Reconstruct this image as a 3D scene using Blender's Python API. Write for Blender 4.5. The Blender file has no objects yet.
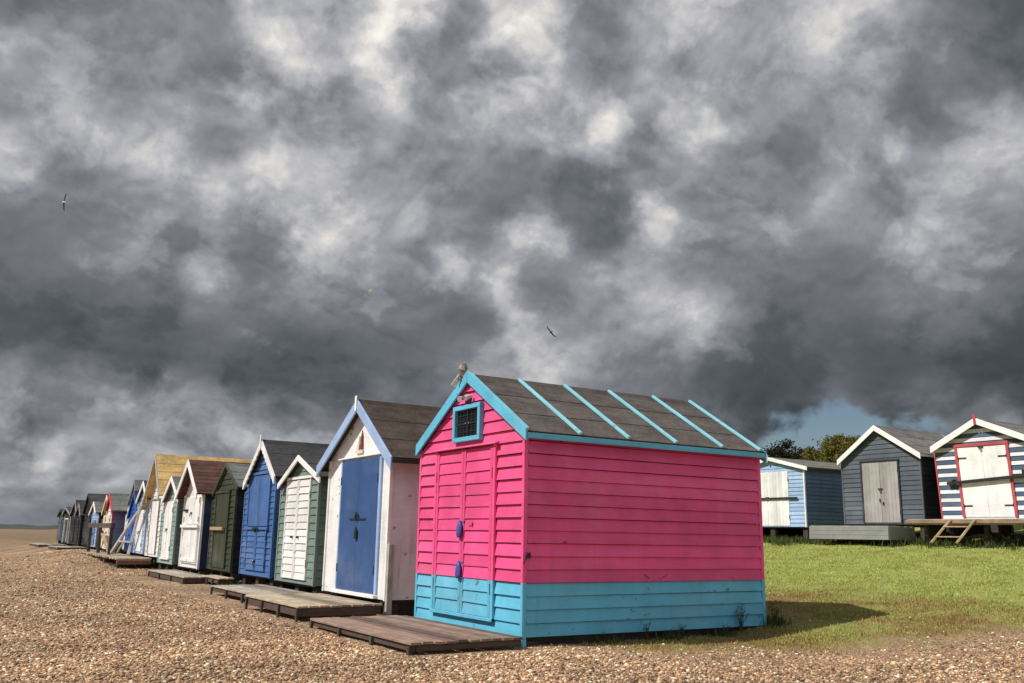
import bpy, math, random
from mathutils import Vector, Matrix
R = math.radians
S = bpy.context.scene
random.seed(7)

# ---------------------------------------------------------------- node helper
class NT:
    def __init__(s, nt): s.nt = nt; s.N = nt.nodes; s.L = nt.links
    def node(s, t, **kw):
        n = s.N.new(t)
        for k, v in kw.items(): setattr(n, k, v)
        return n
    def put(s, sock, v):
        if isinstance(v, bpy.types.NodeSocket): s.L.new(v, sock)
        elif v is not None: sock.default_value = v
    def math(s, op, a, b=None, c=None, clamp=False):
        n = s.node('ShaderNodeMath', operation=op, use_clamp=clamp)
        s.put(n.inputs[0], a); s.put(n.inputs[1], b)
        if c is not None: s.put(n.inputs[2], c)
        return n.outputs[0]
    def vec(s, op, a, b=None, scale=None):
        n = s.node('ShaderNodeVectorMath', operation=op)
        s.put(n.inputs[0], a)
        if b is not None: s.put(n.inputs[1], b)
        if scale is not None: s.put(n.inputs['Scale'], scale)
        return n.outputs['Value'] if op in ('DISTANCE', 'LENGTH', 'DOT_PRODUCT') else n.outputs[0]
    def noise(s, v, scale, detail=4, rough=.5, dist=0, out='Fac', typ=None, lac=2.0):
        n = s.node('ShaderNodeTexNoise')
        if typ: n.noise_type = typ
        s.put(n.inputs['Vector'], v); s.put(n.inputs['Scale'], scale); n.inputs['Detail'].default_value = detail
        n.inputs['Roughness'].default_value = rough; n.inputs['Distortion'].default_value = dist
        n.inputs['Lacunarity'].default_value = lac
        return n.outputs[out]
    def mrange(s, v, a, b, c=0, d=1, smooth=True):
        n = s.node('ShaderNodeMapRange', interpolation_type='SMOOTHSTEP' if smooth else 'LINEAR')
        s.put(n.inputs[0], v)
        for i, x in enumerate((a, b, c, d)): s.put(n.inputs[i+1], x)
        return n.outputs[0]
    def ramp(s, v, stops, interp='LINEAR'):
        n = s.node('ShaderNodeValToRGB'); cr = n.color_ramp; cr.interpolation = interp
        while len(cr.elements) < len(stops): cr.elements.new(.5)
        for e, (p, c) in zip(cr.elements, stops): e.position = p; e.color = (*c, 1)
        s.put(n.inputs[0], v); return n.outputs[0]
    def mix(s, f, a, b, blend='MIX'):
        n = s.node('ShaderNodeMix', data_type='RGBA', blend_type=blend)
        s.put(n.inputs[0], f)
        for sock, v in ((n.inputs[6], a), (n.inputs[7], b)):
            s.put(sock, (*v, 1) if isinstance(v, tuple) and len(v) == 3 else v)
        return n.outputs[2]
    def sep(s, v):
        n = s.node('ShaderNodeSeparateXYZ'); s.put(n.inputs[0], v); return n.outputs
    def comb(s, x, y, z):
        n = s.node('ShaderNodeCombineXYZ')
        for i, q in enumerate((x, y, z)): s.put(n.inputs[i], q)
        return n.outputs[0]

# ---------------------------------------------------------------- camera
F_PX, PITCH, ROLL, YAW = 900.0, .2122, .018, 1.0093
CAM = Vector((-5.3482, -8.1915, 1.0128))
fw = Vector((math.cos(YAW)*math.cos(PITCH), math.sin(YAW)*math.cos(PITCH), math.sin(PITCH)))
rt = Vector((math.sin(YAW), -math.cos(YAW), 0)); up = rt.cross(fw)
r2 = math.cos(ROLL)*rt + math.sin(ROLL)*up; u2 = -math.sin(ROLL)*rt + math.cos(ROLL)*up
cd = bpy.data.cameras.new('camera'); cam = bpy.data.objects.new('camera', cd); S.collection.objects.link(cam)
cd.sensor_width = 36; cd.sensor_fit = 'HORIZONTAL'; cd.lens = 36*F_PX/1024
cd.clip_start = .1; cd.clip_end = 6000
m = Matrix((r2, u2, -fw)).transposed().to_4x4(); m.translation = CAM; cam.matrix_world = m
S.camera = cam
S.view_settings.view_transform = 'Standard'; S.view_settings.look = 'None'
S.view_settings.exposure = .12; S.view_settings.gamma = 1

# ---------------------------------------------------------------- sun and sky
SUN_EL, SUN_HEAD = R(49), R(-15)                 # rays travel towards +X, a little to -Y
sd = Vector((math.cos(SUN_EL)*math.cos(SUN_HEAD), math.cos(SUN_EL)*math.sin(SUN_HEAD), -math.sin(SUN_EL)))
sl = bpy.data.lights.new('sun', 'SUN'); sun = bpy.data.objects.new('sun', sl); S.collection.objects.link(sun)
sl.energy = 4.2; sl.angle = R(.55); sl.color = (1, .965, .91)
sun.rotation_mode = 'QUATERNION'; sun.rotation_quaternion = sd.to_track_quat('-Z', 'Y'); sun.location = (-20, 0, 20)

W = bpy.data.worlds.new('World'); S.world = W; W.use_nodes = True
n = NT(W.node_tree); n.N.clear()
out = n.node('ShaderNodeOutputWorld')
sky = n.node('ShaderNodeTexSky', sky_type='NISHITA'); sky.sun_disc = False; sky.ozone_density = 2.4; sky.dust_density = .4
sky.sun_elevation = SUN_EL; sky.sun_rotation = math.atan2(-sd.x, -sd.y)
b1 = n.node('ShaderNodeBackground'); n.L.new(sky.outputs[0], b1.inputs[0]); b1.inputs[1].default_value = .054
D = n.node('ShaderNodeTexCoord').outputs['Generated']
dx, dy, dz = n.sep(D)
# noise is read on the dome; height is stretched a little more near the horizon, where the deck is seen at a flat angle
zs = n.math('POWER', n.math('MAXIMUM', n.math('ADD', dz, .1), .01), .75)
Pp = n.comb(dx, dy, n.math('MULTIPLY', zs, 1.25))
w1 = n.vec('SUBTRACT', n.noise(Pp, 5.0, 4, .5, out='Color'), (.5, .5, .5))
Pw = n.vec('ADD', Pp, n.vec('SCALE', w1, scale=.06))
sunoff = Vector((-.3, -.1, .85)).normalized()*.022
nA = n.noise(Pw, 9.0, 6, .5)
nB = n.noise(n.vec('ADD', Pw, tuple(sunoff*.8)), 9.0, 6, .5)
# heaped, rounded lumps: folded noise
def lump(v, sc):
    q = n.noise(v, sc, 5, .5)
    return n.math('ABSOLUTE', n.math('MULTIPLY_ADD', q, 2, -1))
Pl = n.vec('ADD', Pw, (3.7, 1.1, .4))
nC = lump(Pl, 15); nC2 = lump(n.vec('ADD', Pl, tuple(sunoff*.4)), 15)
# large masses of the cloud deck: brightness (0..255) along bands of equal elevation, -1 to 35 degrees, from right to left round the sky
ROWS = [[132,132,132,132,132,132,132,132,132,131,131,130,130,130,130,130,130,130,130,131,132,132,132,132,132,131,131,130,130,129,127,126,125,125,125,125,125,125,125,126,128,130,132,132,132,132,132,133,133,134,135,137,140,141,141,141,141,141,141,141,141,140,141,142,142,140,137,132,129,129,129,129,130,130,132,133,134,135,136,135,133,132,132,132],
[132,132,132,132,132,132,132,132,131,130,130,130,130,130,130,130,130,130,130,130,131,131,130,129,127,125,122,120,121,123,125,125,125,125,125,125,125,125,125,126,127,129,131,131,132,133,135,138,140,141,141,141,141,141,141,141,141,141,141,141,141,143,145,146,147,148,150,149,140,132,130,130,131,132,133,134,135,136,137,136,134,132,132,132],
[132,132,132,132,132,132,131,129,128,128,129,130,130,130,130,130,130,130,130,129,128,123,117,113,113,112,112,112,112,115,121,124,125,125,125,125,125,125,125,126,128,130,130,130,131,135,141,144,145,145,145,144,142,142,142,142,142,142,142,142,143,145,147,147,148,150,154,154,152,147,142,135,134,136,137,138,138,138,137,137,135,133,132,132],
[132,132,132,132,131,128,125,123,122,123,126,128,129,129,129,129,129,129,128,127,119,101,94,96,101,106,109,110,110,111,115,122,125,125,125,125,125,125,126,128,130,130,130,130,131,136,143,145,146,146,146,145,144,143,143,143,143,143,143,143,144,146,147,147,147,149,152,154,154,156,154,147,152,167,161,152,150,144,139,137,135,133,132,132],
[132,132,130,127,120,115,116,118,119,120,122,124,126,127,127,127,126,125,124,120,103,89,87,89,95,102,107,109,110,110,111,117,123,125,125,125,125,126,128,129,130,130,130,130,131,136,144,146,146,146,146,145,145,144,143,144,144,144,144,144,145,147,147,147,146,146,147,149,150,152,150,147,156,173,165,156,153,147,139,136,134,133,132,132],
[132,129,121,106,94,95,104,114,119,120,120,120,120,121,121,121,121,121,119,110,92,85,84,86,90,97,104,107,109,109,110,114,122,124,125,125,125,126,128,130,130,130,130,130,131,136,144,145,146,145,145,144,142,139,140,142,142,142,142,146,152,151,147,145,144,143,143,147,148,145,144,146,146,134,126,128,129,129,129,131,132,132,132,132],
[129,119,99,83,78,81,95,116,128,128,122,117,114,113,113,115,116,114,106,97,88,84,83,84,86,91,98,103,106,107,109,114,122,125,125,125,125,126,128,129,130,130,130,130,131,135,142,143,143,143,141,137,129,122,126,132,134,135,137,152,165,166,159,149,143,142,144,153,153,146,140,140,139,126,119,125,137,144,145,133,125,130,132,132],
[125,104,83,75,73,75,87,113,129,131,122,112,108,104,102,104,106,102,96,92,87,83,83,83,84,88,93,98,102,105,109,116,122,125,125,125,125,126,127,129,130,130,130,131,132,131,130,130,130,130,127,120,107,99,104,114,119,120,122,135,150,159,161,151,143,141,141,143,145,147,148,142,136,130,129,138,148,151,145,121,108,122,130,132],
[119,93,77,72,71,72,76,91,107,113,107,104,103,98,91,90,93,95,94,91,85,82,82,83,84,86,90,96,101,107,113,120,124,126,126,126,126,127,130,132,132,132,135,139,140,133,125,124,121,118,118,114,100,88,90,97,101,102,104,109,109,111,122,131,137,138,138,127,117,130,140,137,129,117,114,126,135,135,124,102,94,110,127,131],
[116,90,77,73,71,71,72,74,78,81,84,90,91,86,81,80,83,89,91,87,82,81,82,83,85,87,92,98,105,112,119,125,128,129,129,130,132,137,150,160,159,147,141,143,142,135,121,116,112,106,107,104,93,84,84,87,89,88,88,89,85,79,80,95,109,111,109,95,84,87,93,99,96,88,88,102,114,114,103,89,88,102,122,131],
[116,93,80,76,74,73,73,73,74,75,76,78,78,76,75,75,77,80,81,81,82,83,84,86,88,92,96,102,110,119,126,130,132,132,133,135,139,147,160,166,163,145,135,138,138,128,113,103,96,92,91,90,86,84,83,83,83,83,83,83,83,83,84,88,91,88,85,82,80,80,80,80,80,80,82,85,89,88,86,84,87,100,121,130],
[115,95,86,82,81,80,79,80,81,82,84,85,84,81,80,78,78,79,81,84,86,88,89,91,95,101,104,109,116,125,132,135,136,135,136,139,143,148,157,165,163,146,133,128,123,114,107,102,96,93,91,91,90,88,87,86,85,84,85,87,90,93,95,95,94,92,89,87,86,85,85,84,84,85,86,86,86,86,86,88,92,103,121,130],
[111,95,88,87,86,86,87,89,93,97,101,103,103,100,96,92,88,88,90,93,95,95,96,100,113,124,130,135,135,135,139,141,141,140,141,143,146,148,153,166,172,166,149,125,104,102,103,101,99,99,100,101,101,101,101,101,99,96,93,94,96,98,100,102,104,103,98,95,93,92,92,91,91,91,92,92,92,93,95,97,100,106,117,128],
[110,96,91,90,90,92,94,98,103,109,114,117,118,116,113,109,104,102,102,104,104,104,104,108,123,135,145,155,155,150,155,157,153,148,146,148,148,146,144,153,168,170,154,125,103,97,98,100,103,108,112,116,119,122,124,124,122,118,111,106,103,103,106,114,120,121,116,108,104,103,102,101,99,98,98,98,99,100,101,102,103,106,112,123],
[116,106,102,101,101,103,106,110,116,121,125,129,129,128,124,118,113,109,108,109,109,110,110,111,115,123,135,146,148,153,164,168,165,159,155,152,146,133,123,120,125,145,153,145,129,110,104,107,111,117,123,128,131,134,135,134,133,132,126,119,113,110,113,124,136,139,134,122,115,112,111,109,107,105,103,103,103,104,104,104,105,106,110,119],
[125,121,120,119,119,120,122,125,128,132,136,138,138,136,131,124,116,112,110,110,112,115,116,116,115,115,118,122,127,140,156,163,166,167,164,157,143,125,115,112,113,129,172,176,165,148,152,152,135,126,129,134,138,140,140,141,142,140,134,126,119,116,118,129,144,147,139,127,121,119,118,116,114,112,110,108,107,107,107,107,107,108,111,118],
[129,128,128,129,129,130,132,134,136,140,142,144,144,141,135,127,120,114,112,113,117,121,122,122,121,120,120,121,125,133,144,151,154,152,145,139,136,132,126,122,122,131,150,155,149,154,168,166,147,130,131,137,142,145,148,154,160,157,146,133,126,123,125,130,139,137,126,121,123,125,125,122,121,119,117,114,112,111,110,110,110,110,112,118],
[131,131,132,133,135,136,138,140,143,145,147,148,146,143,138,133,129,126,123,121,123,125,126,126,125,124,123,124,128,139,151,152,137,121,113,112,123,142,150,152,159,162,145,130,129,135,145,144,134,131,133,139,149,156,160,167,172,169,157,143,134,131,132,135,138,133,125,123,127,130,130,128,125,124,122,120,120,121,120,119,116,114,114,120],
[132,134,136,138,140,142,145,147,149,152,154,153,148,142,138,139,143,146,142,134,128,127,128,127,127,127,126,127,136,159,173,170,148,118,108,108,115,130,142,151,160,160,143,127,126,129,131,132,143,156,154,146,153,161,164,167,170,168,161,153,146,141,141,146,153,150,139,135,136,137,136,133,130,128,126,131,151,164,163,161,152,134,122,124],
[134,137,141,144,147,149,149,150,151,154,156,151,143,136,133,138,147,151,146,136,130,128,128,128,128,128,128,130,139,162,175,175,156,125,114,113,114,116,119,126,133,131,123,119,125,131,135,138,150,162,159,147,148,155,160,162,164,166,167,167,164,159,156,164,172,167,152,147,150,154,156,153,149,144,138,138,154,168,175,178,173,156,133,128],
[129,131,137,144,151,154,153,152,150,149,145,138,136,136,132,133,140,143,138,132,130,130,129,129,129,129,130,132,137,146,155,156,143,127,122,121,120,118,117,116,116,116,117,120,127,133,137,140,143,147,147,145,146,149,155,161,166,170,174,177,179,177,169,161,162,156,151,157,165,170,172,172,168,164,157,148,143,147,153,153,145,133,125,126],
[112,106,109,123,141,152,155,154,151,144,134,136,155,163,149,136,136,136,135,133,133,134,134,133,132,132,136,141,144,145,145,142,136,131,129,128,127,126,124,123,122,122,123,127,132,135,138,141,144,148,151,152,152,154,157,161,164,167,172,177,180,177,161,138,127,129,143,159,167,169,170,168,168,169,168,162,152,142,135,129,125,122,121,123],
[100,95,96,101,115,131,142,145,143,136,126,126,145,153,143,137,138,139,139,139,139,139,139,139,139,146,156,161,160,154,146,131,125,130,141,140,136,136,137,136,134,133,133,135,138,140,141,143,145,149,154,156,156,153,149,149,151,153,157,163,168,162,145,129,122,128,143,156,161,159,156,153,153,158,163,163,157,149,141,135,130,128,127,127],
[95,92,92,93,97,105,115,122,124,122,117,114,119,127,133,138,140,141,142,142,142,142,142,142,146,159,172,177,174,167,151,130,129,147,167,165,153,148,149,149,148,146,145,145,146,146,145,144,144,146,150,154,153,144,137,135,138,141,144,144,142,151,165,162,144,139,150,158,158,152,146,142,142,144,150,156,158,157,153,149,145,143,140,135],
[90,88,88,88,90,94,99,106,111,113,115,117,123,131,138,141,143,144,144,144,144,143,144,144,147,156,170,177,178,172,161,150,160,175,178,172,159,153,154,156,156,156,155,154,152,151,148,145,143,143,148,156,159,152,140,133,132,136,142,142,139,150,171,177,162,149,153,155,153,146,140,137,136,136,137,141,151,157,159,158,155,151,143,132],
[84,82,81,82,84,88,94,102,110,116,121,127,134,140,144,145,145,145,145,145,145,145,145,145,147,150,155,162,166,165,164,166,171,172,170,162,155,154,156,159,161,162,161,158,156,153,150,147,145,146,154,165,172,171,163,151,145,155,167,168,160,151,146,138,132,135,142,145,143,137,134,133,132,131,129,128,133,139,144,145,143,137,127,116],
[79,77,77,77,79,83,90,100,111,120,127,135,142,148,150,149,148,147,147,146,146,146,145,146,148,150,152,154,157,165,175,178,167,147,135,135,142,152,158,162,164,165,164,161,157,152,149,147,147,150,159,173,182,185,184,180,178,183,189,190,185,177,162,142,130,129,133,135,134,132,131,131,130,128,125,122,120,120,121,120,118,114,108,104],
[78,75,75,75,77,81,88,100,113,123,131,141,150,157,160,159,155,150,148,147,146,145,145,147,151,155,160,162,164,169,176,177,165,143,130,126,130,145,163,169,171,171,170,165,157,148,144,144,146,148,147,162,189,200,198,192,185,184,186,187,188,189,182,166,145,133,130,131,131,130,130,130,129,127,124,120,116,112,109,106,103,101,99,99],
[83,77,75,75,76,80,89,101,114,125,135,147,158,165,168,166,161,153,149,147,146,145,145,149,156,165,171,172,169,167,169,169,157,138,128,125,128,143,164,174,177,179,180,175,160,144,139,142,152,157,151,159,190,202,191,178,172,173,173,172,174,179,179,169,154,141,135,132,131,131,130,130,129,127,123,119,115,110,105,102,100,98,98,99],
[100,86,80,78,79,83,92,104,117,127,137,151,162,168,170,168,163,153,148,146,145,144,146,152,163,173,178,177,171,164,159,156,148,134,127,126,129,138,160,175,180,183,185,182,167,147,139,146,165,180,185,190,198,187,170,159,156,158,160,159,158,161,163,159,152,145,138,135,133,132,131,130,129,127,123,119,114,109,105,102,100,100,101,106],
[125,114,103,95,92,95,102,112,121,129,138,150,161,167,168,166,158,150,147,145,144,144,146,155,167,177,180,177,169,161,155,151,146,137,130,128,130,135,154,174,181,184,186,185,173,152,141,150,171,187,195,199,192,171,157,150,148,149,152,152,152,152,154,153,149,144,139,136,134,133,132,131,130,128,125,121,117,113,109,107,107,110,115,122],
[131,130,128,126,124,123,125,126,129,131,135,140,148,154,156,153,149,146,145,144,143,143,146,155,167,176,177,172,164,157,153,150,148,143,134,130,130,134,152,174,181,184,186,186,177,157,142,149,169,185,193,194,181,161,151,146,146,147,149,150,150,150,149,148,144,141,138,136,135,134,133,132,132,131,130,129,127,126,124,124,125,127,129,131],
[132,132,132,132,132,132,132,132,132,132,132,133,133,134,135,135,137,138,140,140,140,141,143,150,161,168,168,163,157,153,151,150,149,147,141,135,132,135,150,169,177,180,182,181,173,156,141,141,154,166,170,165,156,150,146,145,145,147,148,148,148,148,146,143,140,138,136,135,135,134,133,132,132,132,132,132,132,132,131,131,132,132,132,132]]
def pix_dir(x, y): return (fw + (x-512)/F_PX*r2 + (341.5-y)/F_PX*u2).normalized()
w2 = n.vec('SUBTRACT', n.noise(Pp, 10.0, 6, .6, out='Color'), (.5, .5, .5))
w3 = n.vec('SUBTRACT', n.noise(Pp, 26.0, 6, .62, out='Color'), (.5, .5, .5))
Dw = n.vec('ADD', n.vec('ADD', D, n.vec('SCALE', w2, scale=.034)), n.vec('SCALE', w3, scale=.026))
wx, wy, wz = n.sep(Dw)
c0, s0 = math.cos(YAW), math.sin(YAW)
az = n.math('ARCTAN2', n.math('SUBTRACT', n.math('MULTIPLY', wy, c0), n.math('MULTIPLY', wx, s0)), n.math('ADD', n.math('MULTIPLY', wx, c0), n.math('MULTIPLY', wy, s0)))
el = n.math('ARCSINE', n.math('MINIMUM', n.math('MAXIMUM', wz, -1), 1))
U = n.math('MULTIPLY_ADD', az, 1/1.24, .5, clamp=True)
EF = n.mrange(el, R(-1), R(35), 0, len(ROWS)-1, smooth=False)
V = None
for k, row in enumerate(ROWS):
    fc = n.node('ShaderNodeFloatCurve'); cv = fc.mapping.curves[0]
    for i, q in enumerate(row):
        x = i/(len(row)-1)
        if i == 0: cv.points[0].location = (0, q/255)
        elif i == len(row)-1: cv.points[-1].location = (1, q/255)
        else: cv.points.new(x, q/255)
    fc.mapping.update(); n.put(fc.inputs['Value'], U)
    h = n.math('MAXIMUM', n.math('SUBTRACT', 1, n.math('ABSOLUTE', n.math('SUBTRACT', EF, k))), 0)
    V = n.math('MULTIPLY_ADD', fc.outputs[0], h, V if V else 0.0)
# out of the photograph's part of the sky the deck is a plain broken grey
back = n.vec('DOT_PRODUCT', D, (c0*math.cos(R(14)), s0*math.cos(R(14)), math.sin(R(14))))
V = n.mrange(n.mrange(back, .70, .82), 0, 1, .35, V, smooth=False)
det = n.math('SUBTRACT', nA, .5)
fine = n.math('SUBTRACT', nC, .22)
rel = n.math('SUBTRACT', nA, nB); rel2 = n.math('SUBTRACT', nC, nC2)
# sunlit tops are broken and crisp, the dark bases smooth
amp = n.math('MAXIMUM', n.mrange(V, .30, .70, .25, 1.0), n.mrange(dz, .10, .20, .85, 0))
dd = n.math('MULTIPLY', det, .36)
dd = n.math('MULTIPLY_ADD', fine, .10, dd)
dd = n.math('MULTIPLY_ADD', rel, .35, dd)
dd = n.math('MULTIPLY_ADD', rel2, .20, dd)
V1 = n.math('MULTIPLY_ADD', n.math('SUBTRACT', V, .5), .90, .512)
V2 = n.math('MULTIPLY_ADD', dd, amp, V1)
# torn, crisp-edged fragments: bright heads where the deck is thin, darker scud drifting under it
Pe = n.vec('ADD', n.vec('ADD', Pp, n.vec('SCALE', w1, scale=.05)), (1.3, 5.2, 2.2))
e1 = n.math('MULTIPLY_ADD', n.math('SUBTRACT', V1, .56), .85, n.noise(Pe, 12, 9, .60))
V2 = n.math('MULTIPLY_ADD', n.mrange(e1, .50, .59), .066, V2)
V2 = n.math('MULTIPLY_ADD', n.mrange(e1, .60, .69), .075, V2)
e2 = n.math('MULTIPLY_ADD', n.math('SUBTRACT', .60, V1), .35, n.noise(n.vec('ADD', Pe, (4, 2, 7)), 8, 9, .58))
V2 = n.math('MULTIPLY_ADD', n.mrange(e2, .52, .62), -.055, V2)
# towards the horizon the deck smooths out into far rain
low = n.mrange(dz, .0, .05)
V2 = n.mrange(low, 0, 1, n.math('MULTIPLY_ADD', n.math('SUBTRACT', V2, .46), .35, .46), V2, smooth=False)
col = n.ramp(V2, [(0.098, (0.008, 0.010, 0.011)), (0.235, (0.039, 0.045, 0.052)), (0.353, (0.092, 0.102, 0.116)), (0.471, (0.177, 0.188, 0.208)), (0.588, (0.296, 0.305, 0.329)), (0.706, (0.456, 0.456, 0.475)), (0.824, (0.664, 0.644, 0.622)), (0.941, (0.898, 0.871, 0.810)), (1.000, (1.000, 1.000, 0.930))])
# unseen sky behind the photographer brightened, added as fill for the shaded hut sides
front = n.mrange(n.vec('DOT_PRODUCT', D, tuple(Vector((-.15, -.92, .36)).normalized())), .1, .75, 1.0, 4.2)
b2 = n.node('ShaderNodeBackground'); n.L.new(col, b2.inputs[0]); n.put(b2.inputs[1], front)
# breaks of blue: low behind the trees
gd = n.vec('DISTANCE', n.vec('MULTIPLY', Dw, (1, 1, 2.6)), tuple(a_*b_ for a_, b_ in zip(pix_dir(842, 440), (1, 1, 2.6))))
gap = n.mrange(n.math('MULTIPLY_ADD', fine, -.12, n.math('MULTIPLY_ADD', det, -.12, gd)), .070, .114, 0, 1)
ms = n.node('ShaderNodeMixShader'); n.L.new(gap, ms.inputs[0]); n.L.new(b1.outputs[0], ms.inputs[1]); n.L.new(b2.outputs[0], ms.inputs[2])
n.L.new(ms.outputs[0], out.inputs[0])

# ---------------------------------------------------------------- materials
M = {}
def new_mat(name):
    m = bpy.data.materials.new(name); m.use_nodes = True
    n = NT(m.node_tree); b = m.node_tree.nodes['Principled BSDF']; M[name] = m
    return m, n, b
def bump(n, b, h, strength=.3, dist=.01):
    q = n.node('ShaderNodeBump'); q.inputs['Strength'].default_value = strength; q.inputs['Distance'].default_value = dist
    n.put(q.inputs['Height'], h); n.L.new(q.outputs[0], b.inputs['Normal'])
def vary(n, c, f, amt):
    """multiply colour c by 1 +- amt following f (0..1)"""
    k = n.mrange(f, .25, .75, 1-amt, 1+amt, smooth=False)
    return n.mix(1.0, c, n.comb(k, k, k), 'MULTIPLY')
def paint(name, rgb, wear=.0, bare=(.27, .22, .17), rough=.5, dirt=.25, axis='x'):
    """weathered gloss paint on sawn boards"""
    m, n, b = new_mat(name)
    tc = n.node('ShaderNodeTexCoord').outputs['Object']
    g = n.node('ShaderNodeNewGeometry').outputs['Random Per Island']
    sc = (2.5, 2.5, 55) if axis == 'x' else (45, 45, 2.5)
    grain = n.noise(n.vec('MULTIPLY', tc, sc), 1, 4, .6)
    blot = n.noise(tc, 2.3, 5, .6)
    c = vary(n, (*rgb, 1), g, .10); c = vary(n, c, blot, .17); fade = n.noise(n.vec('MULTIPLY', tc, (.7, .7, 1.6)), 1, 4, .6); c = n.mix(n.mrange(fade, .45, .75, 0, .16), c, tuple(.35+.55*v for v in rgb)); c = vary(n, c, grain, .06)
    # runs of rain dirt down the boards
    run = n.noise(n.vec('MULTIPLY', tc, (9, 9, .8)), 1, 5, .65)
    rd = n.math('MULTIPLY', n.mrange(run, .52, .78), dirt)
    c = n.mix(rd, c, tuple(.30*v+.04 for v in rgb))
    if wear:
        k = n.noise(n.vec('MULTIPLY', tc, (5, 5, 9)), 1, 8, .68)
        k2 = n.noise(n.vec('MULTIPLY', tc, (1.1, 1.1, 1.1)), 1, 2)
        kk = n.math('MULTIPLY_ADD', k2, .35, k)
        t = .92-.22*wear
        c = n.mix(n.mrange(kk, t, t+.025), c, bare)
        rr = n.mrange(kk, t, t+.03, rough, .85)
    else: rr = n.mrange(blot, .3, .7, rough-.08, rough+.12)
    n.L.new(c, b.inputs['Base Color']); n.put(b.inputs['Roughness'], rr)
    b.inputs['Specular IOR Level'].default_value = .35
    bump(n, b, n.math('MULTIPLY_ADD', grain, .6, blot), .35, .004)
    return m
def wood(name, rgb, axis='y', rough=.85, contrast=.45):
    m, n, b = new_mat(name)
    tc = n.node('ShaderNodeTexCoord').outputs['Object']
    g = n.node('ShaderNodeNewGeometry').outputs['Random Per Island']
    sc = {'x': (2, 40, 40), 'y': (40, 2, 40), 'z': (40, 40, 2)}[axis]
    off = n.math('MULTIPLY', g, 37.0)
    v = n.vec('ADD', n.vec('MULTIPLY', tc, sc), n.comb(off, off, off))
    gr = n.noise(v, 1, 6, .65, .4); bl = n.noise(tc, 5, 5, .6)
    c = vary(n, (*rgb, 1), g, .42); c = vary(n, c, gr, contrast); c = vary(n, c, bl, .35)
    c = n.mix(n.mrange(n.noise(tc, 1.7, 4, .6), .48, .7, 0, .55), c, tuple(.55*v+.08 for v in rgb))
    n.L.new(c, b.inputs['Base Color']); b.inputs['Roughness'].default_value = rough
    bump(n, b, gr, .7, .006); return m
def felt(name, rgb, tint=(1, 1, 1), patch=.5):
    m, n, b = new_mat(name)
    tc = n.node('ShaderNodeTexCoord').outputs['Object']
    g = n.node('ShaderNodeNewGeometry').outputs['Random Per Island']
    sp = n.noise(tc, 160, 3, .8); bl = n.noise(n.vec('MULTIPLY', tc, (1, 1.6, 1.6)), 2.6, 7, .7); md = n.noise(tc, 22, 4, .7)
    c = vary(n, (*rgb, 1), sp, .6); c = vary(n, c, md, .3); c = vary(n, c, bl, patch); c = vary(n, c, g, .12)
    lich = n.noise(tc, 9, 6, .7)
    c = n.mix(n.mrange(lich, .62, .72, 0, .35), c, (.20*tint[0], .19*tint[1], .16*tint[2]))
    n.L.new(c, b.inputs['Base Color']); b.inputs['Roughness'].default_value = .95
    b.inputs['Specular IOR Level'].default_value = .2
    bump(n, b, n.math('MULTIPLY_ADD', bl, 4.0, n.math('ADD', sp, md)), .6, .006); return m
def plain(name, rgb, rough=.5, metal=0, var=.15):
    m, n, b = new_mat(name)
    tc = n.node('ShaderNodeTexCoord').outputs['Object']
    c = vary(n, (*rgb, 1), n.noise(tc, 14, 5, .6), var)
    n.L.new(c, b.inputs['Base Color']); b.inputs['Roughness'].default_value = rough; b.inputs['Metallic'].default_value = metal
    return m

paint('pink', (.80, .090, .26), wear=.34, bare=(.35, .04, .09), dirt=.16)
paint('turquoise', (.115, .44, .61), wear=.35, bare=(.12, .16, .16), dirt=.22)
paint('faded_turquoise', (.22, .52, .60), wear=.45, bare=(.3, .33, .33), dirt=.2)
paint('white', (.79, .78, .76), wear=.25, dirt=.25)
paint('white_peeling', (.80, .79, .775), wear=.55, bare=(.36, .26, .17), dirt=.45)
paint('white_clean', (.80, .79, .77), wear=.1, dirt=.15)
paint('door_blue', (.036, .088, .225), wear=.28, bare=(.09, .10, .14), dirt=.3, axis='z')
paint('pale_blue', (.30, .42, .65), wear=.45, bare=(.42, .40, .38))
paint('sage', (.185, .255, .22), wear=.3)
paint('mid_blue', (.062, .145, .35), wear=.25, bare=(.10, .13, .2))
paint('bottle', (.040, .050, .028), wear=.2, bare=(.06, .06, .05))
paint('navy', (.018, .034, .085), wear=.1)
paint('sea_green', (.27, .37, .345), wear=.3)
paint('royal', (.02, .095, .40), wear=.2, bare=(.1, .12, .2))
paint('light_blue', (.36, .50, .72), wear=.2)
paint('lavender', (.19, .20, .36), wear=.2)
paint('red', (.52, .045, .05), wear=.25, bare=(.4, .2, .18))
paint('coral', (.44, .075, .085), wear=.2, bare=(.4, .25, .2))
paint('yellow', (.60, .38, .07), wear=.3)
paint('tar', (.016, .016, .017), wear=0, dirt=0)
paint('grey_dark', (.095, .112, .135), wear=.15, bare=(.2, .2, .2))
paint('grey_mid', (.25, .25, .245), wear=.5)
paint('grey_door', (.37, .345, .325), wear=.15, axis='z')
paint('slate', (.030, .034, .042), wear=.1, dirt=.1)
paint('steel_blue', (.115, .19, .32), wear=.1)
paint('stripe_navy', (.058, .10, .175), wear=.15)
paint('cream', (.70, .63, .50), wear=.4)
wood('deck_brown', (.20, .135, .10)); wood('deck_tan', (.33, .26, .18)); wood('deck_grey', (.27, .23, .19))
wood('timber_dark', (.03, .022, .018), 'x'); wood('timber_red', (.12, .05, .03), 'x'); wood('timber_grey', (.30, .28, .26), 'z')
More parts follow.
